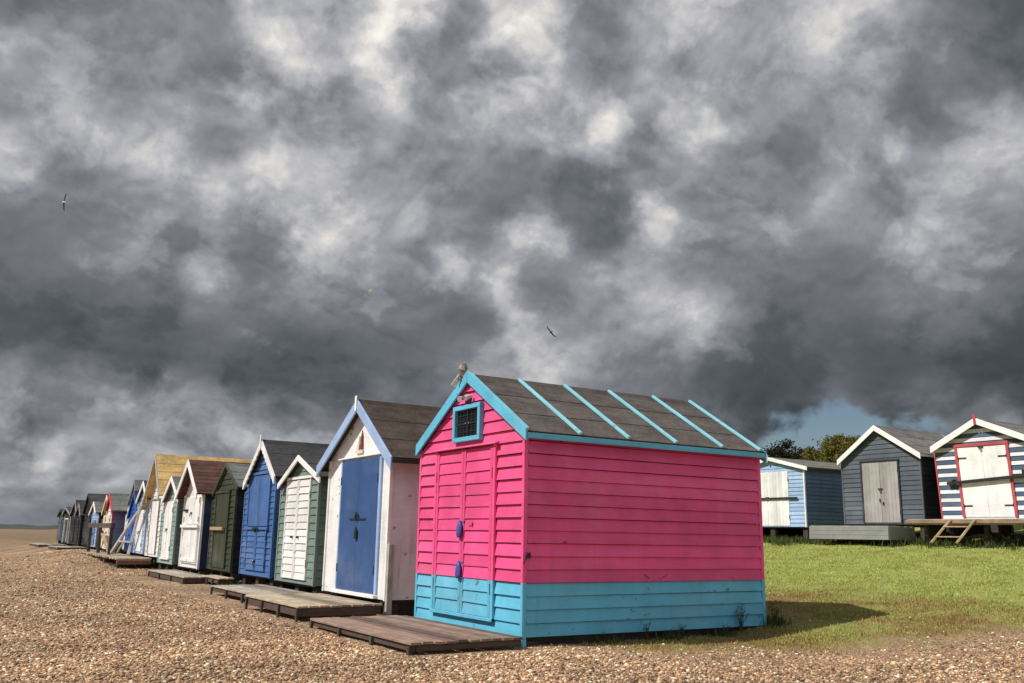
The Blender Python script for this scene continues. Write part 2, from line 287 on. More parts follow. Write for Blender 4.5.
wood('timber_new', (.30, .215, .125), 'x'); wood('bark', (.10, .06, .045), 'z'); wood('post_dark', (.05, .04, .035), 'z')
wood('edge_shaded', (.055, .036, .026), 'x')  # deck frame timber, darkened: shade on the deck edge put into the colour
felt('felt_brown', (.105, .088, .078)); felt('felt_dark', (.055, .055, .058)); felt('felt_grey', (.15, .155, .145)); felt('felt_rust', (.10, .050, .038), (1.2, .7, .6))
felt('felt_umber', (.075, .054, .044)); felt('felt_ochre', (.60, .40, .16), (2.4, 1.8, .9)); felt('felt_lodge', (.17, .155, .14))
plain('iron', (.03, .028, .027), .6, .3); plain('rust', (.16, .06, .03), .8); plain('steel', (.45, .45, .46), .35, .9)
plain('pouch', (.06, .09, .34), .55, 0, .35); plain('brass', (.55, .38, .12), .35, .8); plain('emblem_red', (.20, .05, .04), .6); plain('emblem_cream', (.75, .66, .52), .6)
plain('rag', (.34, .27, .22), .95, 0, .7); plain('rag_pale', (.78, .74, .68), .8, 0, .3); plain('gull_dark', (.018, .018, .02), .8); plain('gull_white', (.74, .80, .88), .8); plain('concrete', (.4, .39, .37), .9)
m_, n_, b_ = new_mat('window_glass'); b_.inputs['Base Color'].default_value = (.012, .014, .018, 1); b_.inputs['Roughness'].default_value = .08
plain('mesh_wire', (.035, .036, .038), .5, .2)
m_, n_, b_ = new_mat('lamp_lens'); b_.inputs['Base Color'].default_value = (.55, .55, .52, 1); b_.inputs['Roughness'].default_value = .12

# leaves, grass
def leaf(name, a, bcol, c3, trans=.25):
    m, n, b = new_mat(name)
    g = n.node('ShaderNodeNewGeometry').outputs['Random Per Island']
    c = n.ramp(g, [(0, a), (.5, bcol), (1, c3)])
    n.L.new(c, b.inputs['Base Color']); b.inputs['Roughness'].default_value = .65; b.inputs['Specular IOR Level'].default_value = .2
    t = n.node('ShaderNodeBsdfTranslucent'); n.L.new(c, t.inputs[0])
    mx = n.node('ShaderNodeMixShader'); mx.inputs[0].default_value = trans
    o = n.N['Material Output']; n.L.new(b.outputs[0], mx.inputs[1]); n.L.new(t.outputs[0], mx.inputs[2]); n.L.new(mx.outputs[0], o.inputs[0])
leaf('leaf_dark', (.016, .022, .010), (.026, .032, .014), (.045, .03, .02))
leaf('leaf_olive', (.085, .085, .02), (.155, .14, .03), (.24, .19, .05))
leaf('leaf_green', (.05, .075, .02), (.08, .10, .03), (.11, .12, .04))


leaf('weed_leaf', (.05, .07, .022), (.075, .105, .03), (.12, .135, .045))

# pebbles
m_, n_, b_ = new_mat('pebble')
g_ = n_.node('ShaderNodeNewGeometry').outputs['Random Per Island']
PEB = [(0.00, (0.446, 0.276, 0.158)), (0.14, (0.290, 0.173, 0.098)), (0.28, (0.563, 0.370, 0.226)), (0.42, (0.177, 0.108, 0.067)), (0.54, (0.698, 0.516, 0.339)), (0.66, (0.368, 0.229, 0.131)), (0.78, (0.106, 0.070, 0.049)), (0.88, (0.492, 0.286, 0.157)), (0.96, (0.800, 0.769, 0.560))]
c_ = n_.ramp(g_, PEB, 'CONSTANT')
to_ = n_.node('ShaderNodeTexCoord').outputs['Object']
c_ = n_.mix(1.0, c_, (1.12, 1.12, 1.10), 'MULTIPLY')
c_ = vary(n_, c_, n_.noise(to_, 120, 3, .6), .2); c_ = vary(n_, c_, n_.noise(to_, .55, 5, .6), .35)
n_.L.new(c_, b_.inputs['Base Color']); b_.inputs['Roughness'].default_value = .75; b_.inputs['Specular IOR Level'].default_value = .25

# the ground: shingle, thin turf, lawn
m_, n_, b_ = new_mat('ground')
P_ = n_.node('ShaderNodeNewGeometry').outputs['Position']
px_, py_, pz_ = n_.sep(P_)
big = n_.noise(P_, .35, 4, .55); mid = n_.noise(P_, 1.6, 6, .65); fin = n_.noise(P_, 9, 6, .7); tiny = n_.noise(P_, 55, 4, .7)
def pebcol(scale, stops):
    v = n_.node('ShaderNodeTexVoronoi'); v.inputs['Scale'].default_value = scale; n_.put(v.inputs['Vector'], P_)
    h = n_.sep(v.outputs['Color'])[0]
    return n_.ramp(h, stops, 'CONSTANT'), v.outputs['Distance']
ca, da = pebcol(48, PEB); cb_, db = pebcol(22, PEB)
pc = n_.mix(n_.mrange(mid, .40, .6), ca, cb_)
pc = n_.mix(.2, pc, (.44, .30, .19))
pc = vary(n_, pc, n_.noise(P_, .55, 5, .6), .35); pc = vary(n_, pc, mid, .14)
a_ = n_.math('DIVIDE', n_.math('ADD', n_.math('MULTIPLY_ADD', py_, 2.7, px_), 2.0), 2.88)
gm = n_.math('MINIMUM', a_, n_.math('SUBTRACT', n_.math('ADD', px_, -.6), n_.math('MULTIPLY', n_.math('MAXIMUM', n_.math('ADD', py_, -25), 0), .35)))
gm = n_.math('ADD', gm, n_.math('MULTIPLY_ADD', mid, 1.6, -.8)); gm = n_.math('ADD', gm, n_.math('MULTIPLY_ADD', fin, .9, -.45))
grass = n_.mrange(gm, -.25, .9)
def lawn_col(n_, P_, k=1.0):
    px_ = n_.sep(P_)[0]; big = n_.noise(P_, .35, 4, .55); mid = n_.noise(P_, 1.6, 6, .65); fin = n_.noise(P_, 9, 6, .7); tiny = n_.noise(P_, 55, 4, .7)
    lush = n_.math('MULTIPLY_ADD', mid, 1.7, n_.math('MULTIPLY_ADD', big, 1.9, n_.mrange(px_, 4.0, 9.5, -1.38, -.48)))
    gc = n_.ramp(n_.math('MULTIPLY', lush, .72), [(.12, (.20*k, .128*k, .055*k)), (.32, (.20*k, .145*k, .050*k)), (.48, (.25*k, .21*k, .068*k)), (.62, (.225*k, .24*k, .064*k)), (.8, (.27*k, .29*k, .08*k))])
    gc = vary(n_, gc, fin, .38); gc = vary(n_, gc, tiny, .3)
    return n_.mix(n_.mrange(n_.noise(P_, 2.3, 6, .72), .54, .70, 0, .75), gc, (.37*k, .295*k, .14*k))
gc = lawn_col(n_, P_, 1.35)
dirt = n_.mix(n_.mrange(fin, .3, .7), (.45, .315, .20), (.34, .23, .145))
pc = n_.mix(n_.mrange(gm, -1.0, .1, 0, .55), pc, dirt)
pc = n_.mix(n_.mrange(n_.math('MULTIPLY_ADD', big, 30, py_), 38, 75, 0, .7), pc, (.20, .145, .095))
col_ = n_.mix(grass, pc, gc)
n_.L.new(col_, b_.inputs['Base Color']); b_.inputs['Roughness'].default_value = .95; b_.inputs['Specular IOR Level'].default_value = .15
hb = n_.mix(grass, n_.math('MULTIPLY', n_.math('ADD', da, db), -1.0), n_.math('MULTIPLY_ADD', tiny, 1.2, fin))
bump(n_, b_, hb, .9, .03)
plain('far_land', (.045, .05, .04), .95, 0, .5); plain('far_field', (.055, .05, .038), .95, 0, .3); plain('sand', (.42, .33, .22), .95, 0, .15)
plain('under_soil', (.06, .045, .03), .95, 0, .5)

def blade_mat(name, k, tintc):
    m, n, b = new_mat(name); P = n.node('ShaderNodeNewGeometry')
    c = lawn_col(n, P.outputs['Position'], k); c = vary(n, c, P.outputs['Random Per Island'], .4); c = n.mix(.15, c, tintc)
    n.L.new(c, b.inputs['Base Color']); b.inputs['Roughness'].default_value = .7; b.inputs['Specular IOR Level'].default_value = .15
    t = n.node('ShaderNodeBsdfTranslucent'); n.L.new(c, t.inputs[0]); mx = n.node('ShaderNodeMixShader'); mx.inputs[0].default_value = .3
    o = n.N['Material Output']; n.L.new(b.outputs[0], mx.inputs[1]); n.L.new(t.outputs[0], mx.inputs[2]); n.L.new(mx.outputs[0], o.inputs[0])
blade_mat('grass_blade', 1.65, (.40, .38, .10)); blade_mat('grass_dry', 1.75, (.44, .34, .17))

# ---------------------------------------------------------------- mesh helpers
import bmesh
import numpy as np
from mathutils import noise as mn
COL = S.collection
class MB:
    def __init__(s): s.v = []; s.f = []; s.m = []
    def prism(s, poly, vec, mi=0):
        b = len(s.v); k = len(poly); vec = Vector(vec)
        s.v += [tuple(Vector(p)) for p in poly] + [tuple(Vector(p)+vec) for p in poly]
        s.f.append(tuple(range(b+k-1, b-1, -1))); s.f.append(tuple(range(b+k, b+2*k)))
        for i in range(k):
            j = (i+1) % k; s.f.append((b+i, b+j, b+k+j, b+k+i))
        s.m += [mi]*(k+2); return s
    def box(s, x0, x1, y0, y1, z0, z1, mi=0):
        return s.prism([(x0,y0,z0),(x1,y0,z0),(x1,y1,z0),(x0,y1,z0)], (0,0,z1-z0), mi)
    def bar(s, p0, p1, w, h, upv=(0,0,1), mi=0):
        p0 = Vector(p0); p1 = Vector(p1); d = (p1-p0).normalized(); u = Vector(upv)
        sd_ = d.cross(u).normalized(); u = sd_.cross(d).normalized()
        a = sd_*w/2; c = u*h/2
        return s.prism([p0-a-c, p0+a-c, p0+a+c, p0-a+c], p1-p0, mi)
    def hexa(s, lo, hi, mi=0):
        b = len(s.v); s.v += [tuple(p) for p in lo]+[tuple(p) for p in hi]
        s.f += [(b+3,b+2,b+1,b), (b+4,b+5,b+6,b+7)]
        for i in range(4):
            j = (i+1) % 4; s.f.append((b+i, b+j, b+4+j, b+4+i))
        s.m += [mi]*6; return s
    def tube(s, pts, rads, k=8, mi=0):
        pts = [Vector(p) for p in pts]; b = len(s.v)
        for i, p in enumerate(pts):
            d = (pts[min(i+1, len(pts)-1)]-pts[max(i-1, 0)]).normalized()
            a = d.orthogonal().normalized() if i == 0 else (a - d*a.dot(d)).normalized()
            c = d.cross(a); r = rads[i] if hasattr(rads, '__len__') else rads
            for q in range(k):
                t = 2*math.pi*q/k; s.v.append(tuple(p+(a*math.cos(t)+c*math.sin(t))*r))
        for i in range(len(pts)-1):
            for q in range(k):
                r = (q+1) % k; s.f.append((b+i*k+q, b+i*k+r, b+(i+1)*k+r, b+(i+1)*k+q)); s.m.append(mi)
        s.f.append(tuple(b+q for q in reversed(range(k)))); s.f.append(tuple(b+(len(pts)-1)*k+q for q in range(k))); s.m += [mi, mi]
        return s
    def ball(s, c, r, mi=0, rings=6, seg=10, sc=(1,1,1), rough=0):
        b = len(s.v); c = Vector(c)
        for i in range(rings+1):
            t = math.pi*i/rings
            for q in range(seg):
                p = 2*math.pi*q/seg
                d = Vector((math.sin(t)*math.cos(p)*sc[0], math.sin(t)*math.sin(p)*sc[1], math.cos(t)*sc[2]))
                kk = 1+rough*mn.noise(d*2.3+c*5)
                s.v.append(tuple(c+d*r*kk))
        for i in range(rings):
            for q in range(seg):
                w = (q+1) % seg; s.f.append((b+i*seg+q, b+(i+1)*seg+q, b+(i+1)*seg+w, b+i*seg+w)); s.m.append(mi)
        return s
    def build(s, name, mats, parent=None, bevel=0, smooth=False, loc=None):
        me = bpy.data.meshes.new(name); me.from_pydata(s.v, [], s.f)
        for x in (mats if isinstance(mats, (list, tuple)) else [mats]): me.materials.append(M[x])
        me.polygons.foreach_set('material_index', s.m)
        bm = bmesh.new(); bm.from_mesh(me)
        bmesh.ops.recalc_face_normals(bm, faces=bm.faces); bm.to_mesh(me); bm.free()
        if smooth: me.polygons.foreach_set('use_smooth', [True]*len(me.polygons))
        o = bpy.data.objects.new(name, me); COL.objects.link(o)
        if parent: o.parent = parent
        if loc: o.location = loc
        if bevel:
            q = o.modifiers.new('bevel', 'BEVEL'); q.width = bevel; q.segments = 1; q.limit_method = 'ANGLE'; q.angle_limit = R(40)
        return o
def tag(o, label=None, cat=None, group=None, kind=None):
    for k, v in (('label', label), ('category', cat), ('group', group), ('kind', kind)):
        if v: o[k] = v
    return o
def thing(name, loc, label, cat, group=None):
    o = bpy.data.objects.new(name, None); COL.objects.link(o); o.location = loc; o.empty_display_size = .2
    return tag(o, label, cat, group)
def shear(root, k):
    """a hut pushed over sideways: floor level, uprights leaning"""
    for o in root.children_recursive:
        for v in o.data.vertices: v.co.y += k*v.co.z
def jit(a): return random.uniform(-a, a)

# ---------------------------------------------------------------- ground
def sstep(x, a, b):
    t = min(max((x-a)/(b-a), 0), 1); return t*t*(3-2*t)
def height(x, y):
    t = min(max((x-2.4)/14.4, 0), 1.0)
    h = -.115 + 1.09*(t*.93+.07*t*t)*sstep(x, 1.6, 3.6) if x > 1.6 else -.115
    if x > 17.2: h += min(1.6, (x-17.2)*.13)
    h += .33*sstep(y, 16, 27)*sstep(x, -3.2, -.6)*(1-sstep(x, 2, 8))       # the bank lifts under the far end of the row
    h += .03*mn.noise(Vector((x*.45, y*.45, 0)))*sstep(abs(x)+abs(y), 1, 4) + .016*mn.noise(Vector((x*1.6, y*1.6, 3)))
    r = math.hypot(x, y)
    if r > 120: h = -.115+(h+.115)*max(0, 1-(r-120)/200)
    return h
def axis(a, b, step, far):
    v = list(np.arange(a, b+1e-6, step)); d = step; p, q = v[0], v[-1]; lo, hi = [], []
    while q < far: d *= 1.22; q += d; hi.append(q)
    d = step
    while p > -far: d *= 1.22; p -= d; lo.append(p)
    return lo[::-1]+v+hi
xs, ys = axis(-8, 20, .16, 3500), axis(-9, 30, .16, 3500)
gv = [(x, y, height(x, y)) for y in ys for x in xs]; nx = len(xs)
gf = [(j*nx+i, j*nx+i+1, (j+1)*nx+i+1, (j+1)*nx+i) for j in range(len(ys)-1) for i in range(nx-1)]
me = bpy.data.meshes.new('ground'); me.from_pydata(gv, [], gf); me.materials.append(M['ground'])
me.polygons.foreach_set('use_smooth', [True]*len(gf))
g0 = bpy.data.objects.new('ground', me); COL.objects.link(g0); tag(g0, kind='structure')

# low far shore beyond the end of the beach
def ridge(name, mat, az0, az1, dist, hgt, depth, seed, steps=160):
    mb = MB(); rows = 5
    for i in range(steps+1):
        a = az0+(az1-az0)*i/steps
        hh = hgt*(.72+.5*mn.fractal(Vector((a*60, seed, 0)), 1, 2, 5))
        for k in range(rows):
            d = dist+depth*k/(rows-1)
            z = -.3+max(0, hh)*math.sin(math.pi*min(1, (k+.02)/(rows-1)*.55+.02)) if k else -.4
            mb.v.append((CAM.x+d*math.sin(a), CAM.y+d*math.cos(a), z))
    for i in range(steps):
        for k in range(rows-1):
            b = i*rows+k; mb.f.append((b, b+rows, b+rows+1, b+1)); mb.m.append(0)
    return tag(mb.build(name, mat), kind='structure')
ridge('hills', 'far_land', R(-40), R(30), 900, 4.2, 260, 3.1)
ridge('hills', 'far_field', R(-40), R(30), 420, 1.7, 140, 9.4)
mb = MB(); pts = []
for i in range(26):
    t = i/25; x = 1.5+9.5*t; pts.append((x, 150+12*math.sin(t*5)+30*t))
for i in range(25):
    (xa, ya), (xb, yb) = pts[i], pts[i+1]; w0 = 5*math.sin(math.pi*i/25)+.3; w1 = 5*math.sin(math.pi*(i+1)/25)+.3
    mb.v += [(xa, ya, -.06), (xb, yb, -.06), (xb, yb+w1*5, .02), (xa, ya+w0*5, .02)]; b = len(mb.v)-4
    mb.f.append((b, b+1, b+2, b+3)); mb.m.append(0)
tag(mb.build('sand_bank', 'sand'), kind='structure')

# ---------------------------------------------------------------- hut kit (local: x = depth, y = across, z up from the floor)
def clap(mb, O, U, N, prof, zs, proud, mi_of, back=.025, gap=.005):
    """lapped boards; prof(z) -> (lo, hi) along U"""
    O = Vector(O); U = Vector(U); N = Vector(N); Z = Vector((0, 0, 1))
    for i in range(len(zs)-1):
        a, c = zs[i], zs[i+1]; la, ha = prof(a); lc, hc = prof(c)
        if ha-la < .03: break
        if hc-lc < .004: lc = hc = (lc+hc)/2; lc -= .002; hc += .002
        p = proud*(1+jit(.18)); t = .004; dz_ = jit(.0025); tilt = jit(.0025)
        q = lambda u, z, n_: O+U*u+Z*z+N*n_
        ga = gap if (i < len(zs)-2 and p > .008) else .001; g_ = 0.0        # the lip hangs a little over the board below
        lo = [q(la, a+dz_-tilt+(gap*1.3 if i else 0), -back), q(ha, a+dz_+tilt+(gap*1.3 if i else 0), -back), q(ha, a+dz_+tilt-g_, p), q(la, a+dz_-tilt-g_, p)]
        hi = [q(lc, c-ga, -back), q(hc, c-ga, -back), q(hc, c-ga, t), q(lc, c-ga, t)]
        mb.hexa(lo, hi, mi_of(i, a))
def zlist(top, h, kinks=()):
    n_ = max(1, round(top/h)); return [top*i/n_ for i in range(n_+1)]

class Hut:
    def __init__(s, name, label, X0, y0, y1, zf, ya, za, tr, tl, D, front='white', side=None, roof='felt_dark', trim='white', bh=.13,
                 fo=.09, bo=.06, bdepth=.13, group='beach huts in the long row', two_tone=None, post=None, corner=True, stripes=None, scallop=False,
                 finial=None, lap=.020, blift=.018, courses=3, base_gap=.12, fascia=None, front_flat=False, side_flat=False, sidebh=None, lean=0, cat='beach hut', skid=True):
        """y0 right wall, y1 left wall, ya/za ridge, tr/tl = (y, z) of the roof's right / left eave edge - world numbers"""
        s.root = thing(name, (X0, y0, zf), label, cat, group); r = s.root
        w = y1-y0; A = (ya-y0, za-zf); T = {-1: (tr[0]-y0, tr[1]-zf), 1: (tl[0]-y0, tl[1]-zf)}
        s.w, s.D, s.A, s.T, s.fo = w, D, A, T, fo
        side = side or front; th = .035
        def line(sg, z):                     # y on the underside of the roof at height z
            (ty, tz) = T[sg]; k = (A[0]-ty)/(A[1]-tz); return ty+(z+th+.012-tz)*k
        def roofz(sg, y):
            (ty, tz) = T[sg]; return tz+(y-ty)*(A[1]-tz)/(A[0]-ty)-th-.012
        s.roofz = roofz
        zR, zL = roofz(-1, 0), roofz(1, w); s.zR, s.zL = zR, zL
        def prof(z):
            lo = max(0, line(-1, z)) if z > zR else 0; hi = min(w, line(1, z)) if z > zL else w
            return lo, hi
        s.prof = prof; top = A[1]-th-.02
        # front wall
        fm = [front] + ([two_tone[0]] if two_tone else []) + ([stripes] if stripes else [])
        mi = (lambda i, z: 1 if z < two_tone[1]-.02 else 0) if two_tone else ((lambda i, z: i % 2) if stripes else (lambda i, z: 0))
        zs = [k*bh for k in range(int(top/bh)+1)]+[top]
        if front_flat: zs = sorted({round(z, 3) for z in [0, zR, zL, (zR+top)/2, top]})
        proud = .004 if front_flat else lap
        mb = MB(); clap(mb, (0, 0, 0), (0, 1, 0), (-1, 0, 0), prof, zs, proud, mi); s.front = mb.build('front_wall', fm, r)
        mb = MB(); clap(mb, (D, 0, 0), (0, 1, 0), (1, 0, 0), prof, zs, .014, mi); mb.build('back_wall', fm, r)
        sm = [side] + ([two_tone[0]] if two_tone else [])
        mi2 = (lambda i, z: 1 if z < two_tone[1]-.02 else 0) if two_tone else (lambda i, z: 0)
        sb = sidebh or bh; pr = .004 if side_flat else lap*.95
        for sg, yy, tp in ((-1, 0, zR), (1, w, zL)):
            z2 = [k*sb for k in range(int(tp/sb)+1)]
            if side_flat: z2 = [0, tp]
            elif tp-z2[-1] < .3*sb: z2[-1] = tp
            else: z2.append(tp)
            mb = MB(); clap(mb, (.03, yy, 0), (1, 0, 0), (0, sg, 0), lambda z: (0, D-.06), z2, pr, mi2); mb.build('side_wall', sm, r)
        # dark boarding behind the laps
        mb = MB(); q_ = [(0, .03), (0, w-.03), (zL, w-.03), (top-.03, A[0]), (zR, .03)]
        for xx in (.030, D-.034): mb.prism([(xx, y_, z_) for z_, y_ in q_], (.004, 0, 0))
        for yy in (.032, w-.036): mb.box(.05, D-.05, yy, yy+.004, 0, (zR if yy < w/2 else zL)-.005)
        mb.build('lining', 'timber_dark', r)
        # corner posts
        if corner:
            pm = [post or front] + ([two_tone[0]] if two_tone else [])
            for xx in (0, D):
                for sg, yy, tp in ((-1, 0, zR), (1, w, zL)):
                    mb = MB(); x0 = -.026 if xx == 0 else D-.028; ya_ = yy-.024 if sg < 0 else yy-.022
                    if two_tone: mb.box(x0, x0+.054, ya_, ya_+.046, 0-.015, two_tone[1], 1); mb.box(x0, x0+.054, ya_, ya_+.046, two_tone[1], tp, 0)
                    else: mb.box(x0, x0+.054, ya_, ya_+.046, -.01, tp, 0)
                    mb.build('corner_post', pm, r, .004)
        # floor frame and what it stands on
        mb = MB(); mb.box(.02, D-.02, .03, w-.03, -.035, .0); 
        if skid:
            for yy in (.10, w-.10): mb.box(.12, D-.1, yy-.05, yy+.05, -base_gap-.06, -.036)
            for yy in (.10, w/2, w-.10):
                for xx in (.06, D-.2): mb.box(xx, xx+.14, yy-.09, yy+.09, -base_gap-.2, -.04)
        mb.build('floor_frame', 'timber_dark', r)
        # roof: two slopes of lapped felt
        mb = MB(); s.slopes = {}
        for sg in (-1, 1):
            (ty, tz) = T[sg]; e = Vector((0, ty-A[0], tz-A[1])); L = e.length; e /= L
            nrm = Vector((0, -e.z*sg if False else -e.z, e.y)); 
            if nrm.z < 0: nrm = -nrm
            s.slopes[sg] = (Vector((0, A[0], A[1])), e, nrm, L)
            a0 = Vector((-fo, A[0], A[1])); 
            mb.prism([a0-nrm*th, a0, a0+e*L, a0+e*L-nrm*th], (D+fo+bo, 0, 0), 0)
            for c in range(courses):          # lower sheets first, each lapped by the one above
                l0, l1 = L*c/courses, min(L+.012, L*(c+1)/courses+.05)
                k0, k1 = .010+.0, .004
                p0, p1 = a0+e*l0+nrm*.003, a0+e*l1+nrm*(.009)
                mb.prism([p0-nrm*.001, p0+nrm*.004, p1+nrm*.005, p1-nrm*.004], (D+fo+bo+.006, 0, 0), 0)
        rc = Vector((-fo-.004, A[0], A[1]+.014)); er, el = s.slopes[-1][1], s.slopes[1][1]
        mb.prism([rc+er*.14+Vector((0,0,-.004)), rc+Vector((0,0,.006)), rc+el*.14+Vector((0,0,-.004)), rc+el*.13+Vector((0,0,-.012)), rc+Vector((0,0,-.010)), rc+er*.13+Vector((0,0,-.012))], (D+fo+bo+.012, 0, 0), 0)
        s.roof = mb.build('roof', roof, r)
        # barge boards front and back
        for xb, xt in ((-fo-.028, -fo-.002), (D+bo+.010, D+bo+.034)):
            for sg in (-1, 1):
                (ty, tz) = T[sg]; dv = bdepth*math.hypot(ty-A[0], tz-A[1])/abs(ty-A[0]); lift = blift if xb < 0 else .012
                sx = sg*.01; k = (tz-A[1])/(ty-A[0])
                y_e = ty+sx*2; z_e = A[1]+(y_e-A[0])*k
                g = .0015*sg
                if scallop and xb < 0:
                    n_ = 9; low = []
                    for i in range(n_):
                        for q in range(6):
                            t = (i+q/6)/n_; yy = y_e+(A[0]-y_e)*t; zz_ = A[1]+(yy-A[0])*k+lift-dv
                            low.append((xb, yy, zz_-.03*math.sin(math.pi*q/6)+.02))
                    low.append((xb, A[0]+g, A[1]+lift-dv+.02))
                    b_ = len(mb.v); mbb = MB(); K = len(low)
                    for (x_, yy, zz_) in low:
                        zt_ = A[1]+(yy-A[0])*k+lift
                        mbb.v += [(xb, yy, zz_), (xb, yy, zt_), (xt, yy, zz_), (xt, yy, zt_)]
                    for i in range(K-1):
                        a_1, c_1 = 4*i, 4*i+4
                        mbb.f += [(a_1, c_1, c_1+1, a_1+1), (a_1+2, a_1+3, c_1+3, c_1+2), (a_1, a_1+2, c_1+2, c_1), (a_1+1, c_1+1, c_1+3, a_1+3)]; mbb.m += [0]*4
                    mbb.f += [(0, 1, 3, 2), (4*K-4, 4*K-2, 4*K-1, 4*K-3)]; mbb.m += [0]*2
                    mbb.build('bargeboard', trim, r)
                else:
                    mbb = MB(); mbb.prism([(xb, A[0]+g, A[1]+lift), (xb, y_e, z_e+lift), (xb, y_e, z_e+lift-dv), (xb, A[0]+g, A[1]+lift-dv)], (xt-xb, 0, 0))
                    mbb.build('bargeboard', trim, r, .003)
        if fascia:
            for sg in (-1, 1):
                (ty, tz) = T[sg]; y_0 = ty-(.004 if sg < 0 else -.004)
                mb = MB(); mb.box(-fo+.002, D+bo, min(y_0, y_0+sg*.02), max(y_0, y_0+sg*.02), tz-.075, tz-.014); mb.build('fascia', fascia, r, .003)
        if finial:
            mb = MB(); f0 = -fo-.046; mb.prism([(f0, A[0]-.03, A[1]-.16), (f0, A[0]+.03, A[1]-.16), (f0, A[0]+.032, A[1]+.06), (f0, A[0], A[1]+finial[1]), (f0, A[0]-.032, A[1]+.06)], (.016, 0, 0))
            mb.build('finial', finial[0], r, .003)
    def door(s, yr, yl, z0, z1, mat, style='plank', frame=None, fw=.05, two=True, x=-.022, bands=(), iron='iron', mats=None, pads=True, straps=False, hz=.46, bh=.13, split=None):
        """yr/yl local y of the right and left edge"""
        r = s.root; out = []
        if frame:
            mb = MB(); fx = x-.030
            mb.v += []; mb.box(fx-.006, -.001, yr-fw-.01, yl+fw+.01, z1+.002, z1+fw+.002); s.dframe = mb.build('door_frame', frame, r, .003)
            for (p_, q_) in ((yl, yl+fw), (yr-fw, yr)): mb = MB(); mb.box(fx, -.001, p_, q_, z0, z1); mb.build('jamb', frame, s.dframe, .003)
        ms = mats[0] if mats else [mat]; mi = mats[1] if mats else (lambda z: 0)
        halves = [(yr+.003, (yr+yl)/2-.003), ((yr+yl)/2+.003, yl-.003)] if two else [(yr+.003, yl-.003)]
        for hi_, (a, c) in enumerate(halves):
            mb = MB(); xx = x
            parts = [(z0, split-.004), (split+.004, z1-.004)] if split else [(z0, z1-.004)]
            for (p, q) in parts:
                if style == 'clap':
                    zz = [p+(q-p)*i/round((q-p)/bh) for i in range(round((q-p)/bh)+1)]
                    clap(mb, (xx, 0, 0), (0, 1, 0), (-1, 0, 0), lambda z: (a+.05, c-.05), zz, .018, lambda i, z: mi(z), back=-x-.002+.0)
                    for (e, f) in ((a, a+.052), (c-.052, c)):
                        if mats:
                            zb = mats[2]; mb.box(xx-.021, -.002, e, f, p, zb, 1); mb.box(xx-.021, -.002, e, f, zb, q, 0)
                        else: mb.box(xx-.021, -.002, e, f, p, q, 0)
                elif style == 'plank':
                    n_ = max(3, round((c-a)/.115))
                    for i in range(n_):
                        b0, b1 = a+(c-a)*i/n_, a+(c-a)*(i+1)/n_; o_ = jit(.0015)
                        mb.box(xx-.014+o_, -.002, b0+.0015, b1-.0015, p+.002, q-.002, 0)
                else:
                    mb.box(xx-.012, -.002, a, c, p, q, 0)
            for (bz, bhh) in bands: mb.box(xx-.034, xx-.016, a+.02, c-.02, bz, bz+bhh, 0)
            d = mb.build('door', ms, r, .002 if style != 'clap' else 0); out.append(d)
            edge = a if hi_ == 0 else c; sg = 1 if hi_ == 0 else -1
            for hz_ in (.16, .84):
                z = z0+(z1-z0)*hz_; h_ = MB()
                if straps: h_.box(xx-.026, xx-.018, min(edge, edge+sg*.22), max(edge, edge+sg*.22), z-.016, z+.016); h_.tube([(xx-.03, edge, z-.05), (xx-.03, edge, z+.05)], .010)
                else: h_.box(xx-.026, xx-.016, edge-.006, edge+.006, z-.06, z+.06)
                h_.build('hinge', iron, d)
        s.leaves = out
        if pads:
            ym = (yr+yl)/2; z = z0+(z1-z0)*hz; mb = MB()
            mb.box(x-.038, x-.018, ym-.07, ym+.07, z-.018, z+.018); mb.build('hasp', iron, out[0])
            mb = MB(); mb.tube([(x-.05, ym-.014, z-.03), (x-.05, ym-.014, z+.012), (x-.05, ym, z+.026), (x-.05, ym+.014, z+.012), (x-.05, ym+.014, z-.03)], .005, 6); mb.box(x-.064, x-.036, ym-.026, ym+.026, z-.075, z-.026)
            mb.build('padlock', 'steel', out[0], .003)
        return out

